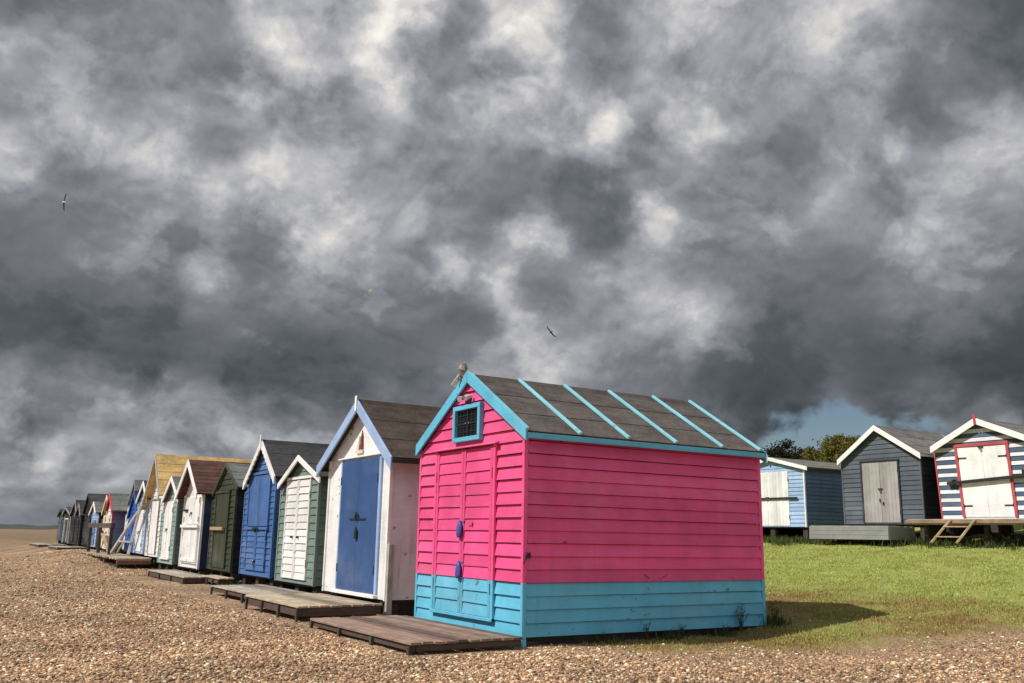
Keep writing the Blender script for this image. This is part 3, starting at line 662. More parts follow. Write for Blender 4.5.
def deck(name, label, quad, ztop, along='y', bw=.125, mat='deck_brown', edge='edge_shaded', skirt=.13, group='timber decks in front of the huts', legs=True):
    """quad: near-right, near-left ... as (x0, x1, y0, y1) in world; boards run along y"""
    x0, x1, y0, y1 = quad; r = thing(name, (x0, y0, ztop-skirt), label, 'deck', group); dx_, dy_ = x1-x0, y1-y0
    mb = MB(); n_ = round((dx_ if along == 'y' else dy_)/bw)
    for i in range(n_):
        e0, e1 = jit(.012), jit(.012); zz = skirt+jit(.004)
        if along == 'y':
            a, c = dx_*i/n_+.009, dx_*(i+1)/n_-.009
            mb.hexa([(a, e0, zz-.026), (c, e0, zz-.026), (c, dy_+e1, zz-.026), (a, dy_+e1, zz-.026)], [(a, e0, zz+jit(.003)), (c, e0, zz+jit(.003)), (c, dy_+e1, zz+jit(.003)), (a, dy_+e1, zz+jit(.003))])
        else:
            a, c = dy_*i/n_+.009, dy_*(i+1)/n_-.009
            mb.hexa([(e0, a, zz-.026), (dx_+e1, a, zz-.026), (dx_+e1, c, zz-.026), (e0, c, zz-.026)], [(e0, a, zz+jit(.003)), (dx_+e1, a, zz+jit(.003)), (dx_+e1, c, zz+jit(.003)), (e0, c, zz+jit(.003))])
    mb.build('deck_boards', mat, r, .003)
    mb = MB(); t = skirt-.031
    mb.box(.03, .07, .025, dy_-.025, 0.0, t); mb.box(.075, dx_-.02, .02, .06, 0.0, t); mb.box(.075, dx_-.02, dy_-.06, dy_-.02, 0.0, t)
    for k in range(1, 4): mb.box(.075, dx_-.02, dy_*k/4-.02, dy_*k/4+.02, .01, t)
    mb.build('frame', edge, r, .003)
    if legs:
        for k in range(4):
            l = MB(); yy = .03+(dy_-.10)*k/3; l.box(-.0, .028, yy, yy+.055, -.08, t-.004); l.build('leg', 'post_dark', r)
    return r

# ---------------------------------------------------------------- the pink hut
hp = Hut('beach_hut', 'bright pink beach hut with a turquoise base band and turquoise roof battens', 0, 0, 2.46, -.022, 1.20, 2.905, (-.10, 2.115), (2.50, 2.11), 3.585,
         front='pink', two_tone=('turquoise', .547), roof='felt_brown', trim='turquoise', bh=.1367, fo=.05, bo=.015, bdepth=.125, base_gap=.08, lap=.028, blift=.055, fascia='turquoise', courses=3)
r = hp.root
def two(i_z): return 1 if i_z < .53 else 0
zt = .547
hp.door(.60, 1.95, .15, 2.03, 'pink', 'clap', None, mats=(['pink', 'turquoise'], lambda z: two(z), zt), pads=False, iron='iron', bh=.1343, x=-.026)
for (a, c) in ((1.955, 2.0), (.545, .595)):
    mb = MB(); mb.box(-.05, -.018, a, c, .11, zt, 1); mb.box(-.05, -.018, a, c, zt, 2.045, 0)
    fr = mb.build('door_frame', ['pink', 'turquoise'], r, .003)
mb = MB(); mb.prism([(-.018, .50, 2.085), (-.018, .50, 2.050), (-.085, .50, 2.047), (-.085, .50, 2.060)], (0, 1.55, 0)); mb.build('drip_board', 'pink', fr, .002)
mb = MB(); mb.box(-.062, -.016, .545, 2.0, .108, .146); mb.build('door_sill', 'turquoise', fr, .004)
def pouch(z, par):
    """a soft cover hanging over a padlock"""
    mb = MB(); prof_ = [(.085, .018, .012), (.06, .034, .022), (.02, .040, .030), (-.04, .043, .032), (-.075, .040, .022), (-.082, .02, .008)]
    k = 10; b0 = len(mb.v)
    for (dz_, ry, rx) in prof_:
        for q in range(k):
            t = 2*math.pi*q/k; wob = 1+.14*math.sin(3*t+dz_*50)
            mb.v.append((-.075-rx*math.cos(t)*wob*.8, 1.285+ry*1.25*math.sin(t)*wob, z+dz_*1.1))
    for i in range(len(prof_)-1):
        for q in range(k):
            w = (q+1) % k; mb.f.append((i*k+q, i*k+w, (i+1)*k+w, (i+1)*k+q)); mb.m.append(0)
    mb.f.append(tuple(range(k))); mb.f.append(tuple(range((len(prof_)-1)*k, len(prof_)*k))); mb.m += [0, 0]
    p = mb.build('padlock_cover', 'pouch', par, smooth=True)
    mb = MB(); mb.box(-.05, -.036, 1.22, 1.36, z+.075, z+.10); mb.tube([(-.05, 1.285, z+.09), (-.075, 1.285, z+.105), (-.085, 1.285, z+.085)], .006, 6); mb.build('hasp', 'pouch', par, .002)
for z in (1.09, .625): pouch(z, hp.leaves[0])
mb = MB(); mb.box(-.055, -.046, 1.02, 1.11, 1.14, 1.165); mb.box(-.055, -.046, 1.02, 1.03, 1.12, 1.19); mb.build('bolt', 'pink', hp.leaves[0])
# gable window behind wire, in its turquoise frame
mb = MB(); fx0, fx1 = -.075, -.012; Y0, Y1, Z0, Z1 = .88, 1.535, 2.125, 2.565; t = .055
mb.box(fx0, fx1, Y0, Y1, Z0, Z0+t); mb.box(fx0, fx1, Y0, Y1, Z1-t, Z1); mb.box(fx0, fx1, Y0, Y0+t, Z0+t+.001, Z1-t-.001); mb.box(fx0, fx1, Y1-t, Y1, Z0+t+.001, Z1-t-.001)
win = mb.build('window', 'turquoise', r, .004)
mb = MB(); mb.box(-.030, -.022, Y0+t, Y1-t, Z0+t, Z1-t); mb.build('pane', 'window_glass', win)
mb = MB(); n1, n2 = 6, 5
for i in range(1, n1): yy = Y0+t+(Y1-Y0-2*t)*i/n1; mb.box(-.043, -.039, yy-.004, yy+.004, Z0+t, Z1-t)
for i in range(1, n2): zz = Z0+t+(Z1-Z0-2*t)*i/n2; mb.box(-.039, -.035, Y0+t, Y1-t, zz-.004, zz+.004)
ym = (Y0+Y1)/2; mb.box(-.050, -.044, ym-.008, ym+.008, Z0+t, Z1-t); mb.box(-.050, -.045, Y0+t, Y1-t, 2.335, 2.35)
mb.build('grille', 'mesh_wire', win)
for yy in (1.17, 1.25): mb = MB(); mb.ball((-.053, yy, 2.343), .011, sc=(.6, 1, 1)); mb.build('stud', 'steel', win)
# small twin floodlight tucked under the ridge
mb = MB(); mb.box(-.06, -.016, 1.16, 1.26, 2.60, 2.68); lampo = mb.build('floodlight', 'iron', r, .006)
for yy, rz in ((1.11, .3), (1.31, -.3)):
    mb = MB(); mb.tube([(-.05, yy, 2.66), (-.09, yy+rz*.04, 2.65), (-.125, yy+rz*.08, 2.635)], [.02, .030, .036], 12); mb.build('lamp_head', 'lamp_lens', lampo, smooth=False)
# battens nailed down over the felt
for xb in (-.045, .66, 1.36, 2.08, 2.85, 3.53):
    for sg in (-1, 1):
        a0, e, nr, L = hp.slopes[sg]; mb = MB(); p0 = a0+Vector((xb, 0, 0))+e*.015+nr*.030; p1 = a0+Vector((xb+jit(.012), 0, 0))+e*(L+.012)+nr*.030
        mb.bar(p0, p1, .042, .034, nr); mb.build('roof_batten', 'faded_turquoise', r, .005)
# hook on the near corner post, its cord hanging down
mb = MB(); mb.box(.02, .06, -.045, -.026, .80, .86); mb.tube([(.03, -.035, .85), (.0, -.05, .83), (-.02, -.05, .78), (-.03, -.045, .74)], .007, 6); mb.build('hook', 'iron', r)
# drainpipe-like stop post below the near corner
mb = MB(); mb.box(-.03, .03, -.028, .024, -.14, -.017); mb.build('post_foot', 'turquoise', r, .004)
# crumpled ornament at the peak
rg = thing('roof_ornament', (-.06, 1.27, 2.905), 'crumpled grey-brown lump with pale flaps on the peak of the pink hut roof', 'ornament')
mb = MB(); mb.ball((0, .05, .075), .075, sc=(.75, .7, 1.15), rings=10, seg=14, rough=.55); mb.ball((.0, .085, .0), .06, sc=(.8, .9, .9), rings=8, seg=12, rough=.6); mb.build('body', 'rag', rg)
mb = MB()
for (p, q, w) in (((-.03, .09, .02), (-.05, .24, -.09), .035), ((.0, .10, .0), (-.02, .21, -.12), .03), ((-.04, .06, .01), (-.07, .13, -.06), .04)):
    mb.bar(p, q, w, .008, (.4, .3, 1))
mb.build('flap', 'rag_pale', rg, .002)

# ---------------------------------------------------------------- the long row, from the pink hut outwards
h = Hut('beach_hut', 'tall white beach hut with blue double doors and a little sailing boat emblem', 0, 3.42, 5.72, .12, 4.42, 2.96, (3.13, 2.03), (5.94, 2.05), 3.0,
        front='white_peeling', front_flat=True, side='white_peeling', side_flat=True, roof='felt_umber', trim='pale_blue', bdepth=.15, fo=.13, bh=.30, fascia='timber_dark', finial=('white_clean', .07), base_gap=.14)
h.door(.34, 1.72, .07, 1.97, 'door_blue', 'flat', None, iron='iron', hz=.50, pads=False)
mb = MB(); mb.tube([(-.05, .97, 1.13), (-.07, 1.0, 1.18), (-.06, 1.04, 1.11), (-.05, 1.03, 1.06)], .016, 7); mb.build('padlock', 'iron', h.leaves[0])
mb = MB(); mb.box(-.065, -.036, .98, 1.06, .80, .92); mb.tube([(-.05, 1.0, .92), (-.055, 1.02, .97), (-.05, 1.04, .92)], .010, 7); mb.build('padlock', 'iron', h.leaves[0])
for (a, c) in ((.26, .335), (1.725, 1.765)): mb = MB(); mb.box(-.034, -.005, a, c, .06, 2.0); fr = mb.build('door_frame', 'pale_blue', h.root, .003)
mb = MB(); mb.box(-.075, -.005, .25, 1.84, .005, .055); mb.build('door_sill', 'white', fr, .004)
mb = MB(); mb.prism([(-.005, .22, 2.03), (-.005, .22, 1.995), (-.06, .22, 1.995), (-.06, .22, 2.01)], (0, 1.64, 0)); mb.build('drip_board', 'white', fr)
mb = MB(); mb.box(-.045, -.035, .72, 1.30, 1.075, 1.10); mb.build('bolt', 'iron', h.leaves[1])
# sailing boat emblem
mb = MB(); cy, z = 1.09, 2.07
mb.prism([(-.03, cy-.09, z+.05), (-.03, cy+.03, z+.05), (-.03, cy-.06, z+.33)], (.015, 0, 0), 0)
mb.prism([(-.03, cy+.045, z+.05), (-.03, cy+.15, z+.05), (-.03, cy+.03, z+.25)], (.015, 0, 0), 1)
mb.prism([(-.034, cy-.11, z+.035), (-.034, cy+.17, z+.035), (-.034, cy+.13, z-.01), (-.034, cy-.09, z-.01)], (.018, 0, 0), 1)
mb.prism([(-.035, cy-.02, z+.12), (-.035, cy-.005, z+.12), (-.035, cy-.012, z+.24)], (.01, 0, 0), 1)
mb.build('boat_emblem', ['emblem_red', 'emblem_cream'], h.root)
mb = MB(); mb.box(-.02, .06, -.09, -.03, -.2, .75); mb.build('prop_post', 'timber_grey', h.root, .004)

h = Hut('beach_hut', 'low sage green beach hut with slatted white double doors and white bargeboards', 0, 6.18, 8.08, .16, 7.0, 2.29, (5.90, 1.87), (7.98, 1.84), 2.7,
        front='sage', side='sage', roof='felt_dark', trim='white_clean', bdepth=.09, fo=.10, bh=.125)
h.door(.32, 1.54, .07, 1.73, 'white', 'clap', None, pads=False, bh=.12)
for l, yy in zip(h.leaves, (.78, 1.08)):
    mb = MB(); mb.tube([(-.04, yy, .76), (-.075, yy, .76)], .02, 8); mb.build('knob', 'iron', l)
mb = MB(); mb.box(-.05, -.016, .25, 1.60, 1.74, 1.785); mb.build('drip_board', 'white', h.root, .003)

h = Hut('beach_hut', 'mid blue beach hut with scalloped white bargeboards and a dark roof', 0, 8.42, 10.33, .18, 9.18, 2.73, (8.24, 2.0), (10.17, 1.95), 2.8,
        front='mid_blue', side='mid_blue', roof='felt_dark', trim='white_clean', bdepth=.12, fo=.10, bh=.105, scallop=True, finial=('white_clean', .12))
h.door(.30, 1.55, .92, 1.90, 'mid_blue', 'plank', 'mid_blue', pads=False)
h.door(.30, 1.55, .10, .85, 'mid_blue', 'clap', None, pads=True, hz=.22, bh=.10)
mb = MB(); mb.box(-.06, -.014, .22, 1.62, .855, .905); mb.build('mid_rail', 'mid_blue', h.root, .003)
mb = MB(); mb.box(-.07, -.05, .75, 1.10, .86, .90); mb.tube([(-.07, .92, .80), (-.07, .92, .87)], .02, 8); mb.build('bolt', 'iron', h.root)

h = Hut('beach_hut', 'dark olive green beach hut with a pale wooden bar across its door', 0, 11.03, 12.85, .18, 11.81, 2.43, (10.78, 1.90), (12.70, 1.82), 2.7,
        front='bottle', side='tar', roof='felt_grey', trim='bottle', bdepth=.07, fo=.05, bh=.12, post='bottle')
h.door(.42, 1.40, .05, 1.62, 'bottle', 'plank', 'bottle', pads=False)
mb = MB(); mb.box(-.10, -.045, .55, 1.55, .83, .90); mb.build('door_bar', 'timber_new', h.root, .004)

h = Hut('beach_hut', 'white beach hut with a red-brown tiled roof, deep white eaves and navy sides', 0, 13.75, 15.58, .13, 14.62, 2.66, (13.50, 1.84), (15.72, 1.78), 2.8,
        front='white_clean', side='navy', roof='felt_rust', trim='white_clean', bdepth=.12, fo=.22, bh=.40, front_flat=True, courses=9)
h.door(.20, 1.60, .10, .92, 'white', 'plank', 'white', pads=False, bands=((.14, .07),))
h.door(.20, 1.60, 1.02, 1.66, 'white', 'plank', None, pads=True, hz=.4)
mb = MB(); mb.box(-.09, -.014, .05, 1.75, .93, 1.0); mb.build('door_shelf', 'white', h.root, .004)
mb = MB(); mb.box(-.07, -.035, 1.25, 1.62, 1.32, 1.37); mb.build('bolt', 'iron', h.root)

h = Hut('beach_hut', 'small grey-green beach hut with pale planked doors and a white gable edge', 0, 16.35, 18.12, .14, 16.80, 2.36, (15.80, 1.78), (17.75, 1.74), 2.6,
        front='sea_green', side='sage', roof='felt_grey', trim='white_clean', bdepth=.10, fo=.12, bh=.12)
h.door(.38, 1.35, .15, 1.60, 'white', 'plank', None, pads=True, hz=.5)
mb = MB(); mb.box(-.06, -.016, .35, 1.40, .10, .145); mb.build('door_sill', 'white', h.root, .003)

h = Hut('beach_hut', 'tall white boarded beach hut with a steep ochre yellow roof', .05, 18.25, 20.15, .26, 19.02, 3.09, (18.02, 1.93), (20.42, 1.58), 2.9,
        front='white', side='white', roof='felt_ochre', trim='timber_grey', bdepth=.10, fo=.20, bh=.14, courses=5)
h.door(.5, 1.45, .06, 1.55, 'white', 'plank', 'grey_mid', pads=False)

h = Hut('beach_hut', 'pale blue and white beach hut with white bargeboards beside the yellow-roofed hut', 0, 20.25, 21.70, .30, 20.80, 2.40, (20.08, 1.88), (21.60, 1.86), 2.6,
        front='light_blue', side='white', roof='felt_dark', trim='white_clean', bdepth=.10, fo=.08, bh=.13)
h.door(.28, 1.20, .05, 1.3, 'white', 'plank', None, pads=True)
h = Hut('beach_hut', 'narrow royal blue beach hut with a sharp pointed gable', 0, 21.85, 23.25, .31, 22.30, 2.16, (21.40, 1.30), (23.05, 1.34), 2.4,
        front='royal', side='navy', roof='felt_dark', trim='royal', bdepth=.07, fo=.05, bh=.13)
h.door(.30, 1.10, .05, 1.05, 'royal', 'plank', None, pads=True)
h = Hut('beach_hut', 'white boarded beach hut with a steep grey roof behind the royal blue hut', .22, 23.35, 24.85, .31, 23.60, 2.56, (22.85, 1.62), (24.50, 1.80), 3.0,
        front='white_clean', side='tar', roof='felt_grey', trim='grey_mid', bdepth=.06, fo=.06, bh=.16)
h.door(.32, 1.2, .05, 1.4, 'white', 'clap', None, pads=True)
h = Hut('beach_hut', 'white beach hut with red bargeboards and a lavender side wall', -.12, 25.45, 26.85, .32, 26.02, 2.18, (25.10, 1.60), (26.66, 1.62), 2.6,
        front='white', side='lavender', roof='felt_grey', trim='red', bdepth=.12, fo=.08, bh=.14, post='red')
h.door(.3, 1.1, .05, 1.15, 'cream', 'plank', None, pads=True)
h = Hut('beach_hut', 'yellow beach hut with pale yellow bargeboards next to the red-edged hut', 0, 26.95, 28.25, .33, 27.35, 2.16, (26.60, 1.58), (28.05, 1.56), 2.5,
        front='yellow', side='tar', roof='felt_dark', trim='cream', bdepth=.10, fo=.08, bh=.14)
h.door(.28, 1.0, .05, 1.15, 'cream', 'plank', 'tar', pads=False)
h = Hut('beach_hut', 'little light blue beach hut with white edges below a big dark roof', -.1, 28.70, 30.15, .33, 29.60, 1.97, (28.95, 1.58), (30.50, 1.54), 2.2,
        front='light_blue', side='slate', roof='felt_grey', trim='white_clean', bdepth=.09, fo=.08, bh=.13)
h.door(.32, 1.05, .05, .98, 'steel_blue', 'plank', None, pads=True)
h = Hut('beach_hut', 'large black tarred beach hut with a long dark roof in the far row', 0, 30.60, 33.0, .33, 32.3, 2.36, (30.40, 1.62), (33.15, 1.60), 4.6,
        front='tar', side='tar', roof='felt_dark', trim='tar', bdepth=.08, fo=.06, bh=.14)
h.door(.6, 1.6, .05, 1.1, 'slate', 'plank', None, pads=False)
h = Hut('beach_hut', 'dark far beach hut with a pale narrow gable edge beside the black tarred hut', -.1, 33.15, 34.6, .33, 33.7, 1.98, (33.0, 1.52), (34.7, 1.50), 2.4,
        front='slate', side='tar', roof='felt_dark', trim='grey_mid', bdepth=.08, fo=.08, bh=.14)
h.door(.4, 1.1, .05, 1.0, 'tar', 'plank', None, pads=False)
h = Hut('beach_hut', 'grey far beach hut with a mid grey roof, third from the end of the row', -.05, 34.75, 36.7, .33, 35.5, 2.17, (34.5, 1.52), (36.8, 1.52), 2.8,
        front='slate', side='tar', roof='felt_dark', trim='grey_mid', bdepth=.08, fo=.08, bh=.14)
h.door(.5, 1.4, .05, 1.05, 'tar', 'plank', None, pads=False)
h = Hut('beach_hut', 'far beach hut with white corner posts around a black front, second from the end', -.05, 37.0, 39.1, .32, 38.4, 1.92, (36.7, 1.62), (39.3, 1.60), 2.8,
        front='tar', side='slate', roof='felt_dark', trim='grey_mid', bdepth=.08, fo=.10, bh=.14, post='white_clean')
h.door(.5, 1.5, .05, 1.05, 'slate', 'plank', 'white_clean', pads=False)
h = Hut('beach_hut', 'plain grey beach hut at the far end of the row', 0, 40.0, 41.7, .40, 40.9, 1.86, (39.7, 1.56), (41.9, 1.54), 2.6,
        front='grey_dark', side='slate', roof='felt_dark', trim='tar', bdepth=.08, fo=.08, bh=.14)
h.door(.4, 1.3, .05, 1.0, 'grey_dark', 'plank', None, pads=False)

# ---------------------------------------------------------------- the three huts up on the grass
GB = 'beach huts on the grass bank'
h = Hut('beach_hut', 'light blue beach hut with white double doors and white bargeboards on the grass bank', 17, 10.46, 13.2, 1.42, 11.78, 3.58, (10.26, 3.20), (13.36, 3.20), 3.2,
        front='light_blue', side='steel_blue', roof='felt_lodge', trim='white_clean', bdepth=.11, fo=.10, bh=.12, group=GB, finial=('white_clean', .14), post='white_clean', base_gap=.3)
h.door(.60, 2.30, .03, 1.70, 'white_clean', 'plank', None, pads=True, hz=.52, split=.82)
mb = MB(); mb.box(-.085, -.05, .25, 2.5, .845, .90); mb.build('door_bar', 'iron', h.root, .004)
h = Hut('beach_hut', 'dark grey boarded beach hut with pale grey double doors and white gable edges', 17, 6.55, 9.06, 1.50, 7.82, 4.23, (6.46, 3.36), (9.10, 3.33), 2.9,
        front='grey_dark', side='slate', roof='felt_lodge', trim='white_clean', bdepth=.13, fo=.12, bh=.13, group=GB, base_gap=.3, fascia='white_clean')
h.door(.68, 1.82, .04, 1.72, 'grey_door', 'plank', 'slate', pads=True, hz=.55, iron='iron')
mb = MB(); mb.box(-.06, -.036, 1.16, 1.20, .52, .60); mb.tube([(-.06, 1.28, .60), (-.06, 1.28, .70)], .014); mb.build('handle', 'iron', h.leaves[1])
h = Hut('beach_hut', 'leaning navy and white striped beach hut with red trim and white doors', 17, 3.42, 6.02, 1.63, 4.72, 4.14, (3.25, 3.49), (6.02, 3.50), 3.0,
        front='white_clean', stripes='stripe_navy', side='slate', roof='felt_lodge', trim='white_clean', bdepth=.15, fo=.14, bh=.108, group=GB, post='coral', finial=('red', .12), base_gap=.3)
h.door(.68, 1.95, .04, 1.82, 'white_clean', 'flat', 'coral', fw=.075, pads=True, straps=True, hz=.985, split=.93)
mb = MB(); mb.bar((-.10, -.10, 1.04), (-.10, 2.30, .90), .05, .075); mb.box(-.135, -.03, 2.10, 2.14, .86, 1.0); mb.box(-.135, -.03, .28, .32, .96, 1.16); mb.build('door_bar', 'iron', h.root, .004)
shear(h.root, .047)

# ---------------------------------------------------------------- decks
deck('deck', 'dark brown timber deck in front of the pink hut', (-1.36, -.07, -.14, 2.60), .0, skirt=.085)
deck('deck', 'tan timber deck in front of the white hut with blue doors', (-1.28, -.10, 3.26, 5.55), .09, mat='deck_tan', skirt=.135, bw=.14)
deck('deck', 'weathered grey timber deck in front of the sage green and mid blue huts', (-.98, -.04, 5.75, 8.7), .055, mat='deck_grey', skirt=.10, bw=.15)
deck('deck', 'small low timber step below the dark olive green hut', (-.30, .02, 10.75, 12.2), .07, mat='deck_tan', skirt=.12, bw=.15)
deck('deck', 'timber deck in front of the white hut with the red-brown roof', (-.72, -.06, 11.9, 15.6), .04, mat='deck_grey', skirt=.14, bw=.16)
def ground_z(x, y): return height(x, y)
# on the bank
d = deck('deck', 'pale grey boxed deck in front of the dark grey hut', (15.75, 16.85, 6.78, 9.30), 1.43, mat='deck_grey', edge='grey_mid', skirt=.02, legs=False, group='timber decks in front of the huts')
for o in list(d.children):
    if o.name.startswith('frame'): bpy.data.objects.remove(o)
mb = MB()
for k in range(3): mb.box(-.03+.003*k, .0, -.01, 2.53, -.34+k*.117, -.34+k*.117+.113)
mb.build('front_boards', 'grey_mid', d, .003)
for y_ in (-.02, 2.52): mb = MB(); mb.box(0, 1.1, y_, y_+.02, -.34, .0); mb.build('side_board', 'grey_mid', d)
d = deck('deck', 'raised brown timber deck in front of the striped hut', (15.95, 16.82, 3.0, 6.36), 1.60, mat='deck_tan', edge='timber_new', skirt=.14, legs=False)
mb = MB(); mb.box(-.035, -.002, -.02, 3.38, .035, .128); mb.build('front_board', 'deck_brown', d, .004)
for (xx, yy) in ((.45, .3), (.45, 1.5), (.45, 3.1), (.75, .7), (.75, 2.6)):
    mb = MB(); mb.box(xx, xx+.09, yy, yy+.09, -.7, .0); mb.build('leg', 'post_dark', d)
ld = thing('step_ladder', (15.9, 5.0, 1.0), 'short wooden ladder leaning on the deck of the striped hut', 'ladder')
for yy, y2 in ((5.42, 5.14), (4.76, 4.52)):
    mb = MB(); mb.bar((-.42, yy-5.0, .02), (.02, y2-5.0, .58), .045, .09, (1, 0, .8)); mb.build('rail', 'timber_new', ld, .004)
for k, t in enumerate((.26, .70)):
    mb = MB(); x_ = -.42+.44*t; z_ = .02+.56*t; mb.box(x_-.07, x_+.07, 4.76-5-.24*t-.01, 5.42-5-.28*t+.01, z_-.015, z_+.015); mb.build('tread', 'timber_new', ld, .003)

# ---------------------------------------------------------------- clutter in front of the far huts
pf = thing('timber_platform', (-.95, 18.9, -.06), 'low timber platform on dark red-brown sleepers beyond the yellow-roofed hut', 'platform')
mb = MB()
for i in range(30): a = .02+i*.245; mb.box(.0+jit(.06), .96+jit(.03), a, a+.225, .235+jit(.008), .275)
mb.build('deck_boards', 'deck_tan', pf, .004)
for k in range(4):
    mb = MB(); mb.bar((.03, -.02+k*2.2, .165), (.92, .0+k*2.2+jit(.04), .165), .13, .125); mb.build('sleeper', 'timber_red', pf, .014)
for k in range(3):
    mb = MB(); xx = .08+k*.32; mb.box(xx, xx+.14, .10, 7.0, -.02, .098); mb.build('bearer', 'timber_dark', pf)
pl = thing('timber_pile', (-1.5, 27.6, -.05), 'pale planks lying on the shingle past the far end of the low timber platform', 'planks')
for k in range(5):
    mb = MB(); a = jit(.1); mb.bar((-.2+k*.22, -.4+a, .06+.05*(k % 2)), (-.1+k*.22+a, 3.0+a, .12+.05*(k % 2)), .18, .05); mb.build('plank', 'deck_tan', pl, .004)
pr = thing('timber_prop', (-.55, 19.3, .28), 'grey timber prop leaning from the eave of the yellow-roofed hut to the platform', 'prop')
mb = MB(); mb.bar((0, 2.9, .0), (.42, .9, 1.45), .11, .07, (1, 0, 0)); mb.build('beam', 'timber_grey', pr, .006)
mb = MB(); mb.bar((.02, .25, .0), (.36, 1.0, 1.35), .10, .07, (1, 0, 0)); mb.build('strut', 'timber_grey', pr, .006)
mb = MB(); mb.bar((.05, .2, .36), (.05, 2.2, .36), .04, .05); mb.bar((.05, 1.25, .36), (.1, 2.5, .02), .04, .05); mb.build('rail', 'timber_grey', pr, .003)
rl = thing('veranda_railing', (-.55, 22.6, .22), 'black wooden railing with posts in front of the small far huts', 'railing')
for yy in (0, 2.2, 4.4):
    mb = MB(); mb.box(-.05, .05, yy-.05, yy+.05, -.25, .80); mb.build('post', 'post_dark', rl, .004)
mb = MB(); mb.box(-.06, .06, -.2, 4.7, .80, .95); mb.build('top_rail', 'post_dark', rl, .004)
mb = MB(); mb.bar((.06, .3, .0), (.06, 2.4, .7), .05, .09, (1, 0, 0)); mb.build('brace', 'timber_new', rl, .004)
deck('deck', 'low timber deck in front of the black tarred hut far along the row', (-1.2, -.1, 30.3, 33.4), .28, mat='deck_grey', skirt=.14, bw=.18, legs=False)
deck('deck', 'far timber deck in front of the white-posted hut near the end of the row', (-1.3, -.15, 36.2, 40.5), .27, mat='deck_grey', skirt=.16, bw=.2, legs=False)

# ---------------------------------------------------------------- pebbles and grass (nobody could count them)
rng = np.random.default_rng(5)
def grass_mask(x, y):
    a = (x+2.7*y+2.0)/2.88; g = min(a, x-.6-max(0, y-25)*.35)
    return g+1.5*mn.noise(Vector((x*.8, y*.8, 1)))*.6+.5*mn.noise(Vector((x*3, y*3, 7)))*.6
def big_mesh(name, mat, V, Fc, label=None):
    me = bpy.data.meshes.new(name); k = Fc.shape[1]
    me.vertices.add(len(V)); me.vertices.foreach_set('co', V.astype(np.float32).ravel())
    me.loops.add(Fc.size); me.loops.foreach_set('vertex_index', Fc.astype(np.int32).ravel())
    me.polygons.add(len(Fc)); me.polygons.foreach_set('loop_start', np.arange(0, Fc.size, k, dtype=np.int32))
    me.update(calc_edges=True); me.materials.append(M[mat])
    o = bpy.data.objects.new(name, me); COL.objects.link(o); o['kind'] = 'stuff'
    return o
def rects_block(x, y):       # keep clear of the decks
    return (-1.45 < x < 0 and -.3 < y < 15.6) or (0 <= x < 3.6 and 0 < y < 2.5)
# icosahedron
t = (1+5**.5)/2
IV = np.array([(-1,t,0),(1,t,0),(-1,-t,0),(1,-t,0),(0,-1,t),(0,1,t),(0,-1,-t),(0,1,-t),(t,0,-1),(t,0,1),(-t,0,-1),(-t,0,1)])/math.hypot(1, t)
IF = np.array([(0,11,5),(0,5,1),(0,1,7),(0,7,10),(0,10,11),(1,5,9),(5,11,4),(11,10,2),(10,7,6),(7,1,8),(3,9,4),(3,4,2),(3,2,6),(3,6,8),(3,8,9),(4,9,5),(2,4,11),(6,2,10),(8,6,7),(9,8,1)])
NP = 190000; pos = []
fa = YAW
while len(pos) < NP:
    d = 4.2*(9.0)**(rng.random()**1.12); a = fa+rng.uniform(-.66, .72)
    x, y = CAM.x+d*math.cos(a), CAM.y+d*math.sin(a)
    if x > 9 or rects_block(x, y): continue
    g = grass_mask(x, y)
    if rng.random() < min(.985, max(0, (g+1.0)/1.5))**.8: continue
    pos.append((x, y, d))
pos = np.array(pos)
sz = (.0042+.0095*rng.random(NP)**2.8+.009*(rng.random(NP) > .99))*(1+.03*pos[:, 2])
hz = np.array([height(x, y) for x, y, _ in pos])
ang = rng.uniform(0, 2*np.pi, NP); ca_, sa_ = np.cos(ang), np.sin(ang)
sx = sz*rng.uniform(.9, 1.7, NP); sy = sz*rng.uniform(.75, 1.2, NP); s_z = sz*rng.uniform(.5, .95, NP)
L0 = IV[None]*(1+.16*rng.standard_normal((NP, 12, 1)))*np.stack([sx, sy, s_z], 1)[:, None]
X = L0[..., 0]*ca_[:, None]-L0[..., 1]*sa_[:, None]; Y = L0[..., 0]*sa_[:, None]+L0[..., 1]*ca_[:, None]
V = np.stack([X+pos[:, :1], Y+pos[:, 1:2], L0[..., 2]+(hz+s_z*.35)[:, None]], 2).reshape(-1, 3)
Fc = (IF[None]+(np.arange(NP)*12)[:, None, None]).reshape(-1, 3)
ob = big_mesh('pebbles', 'pebble', V, Fc); ob.data.polygons.foreach_set('use_smooth', np.ones(len(Fc), bool))

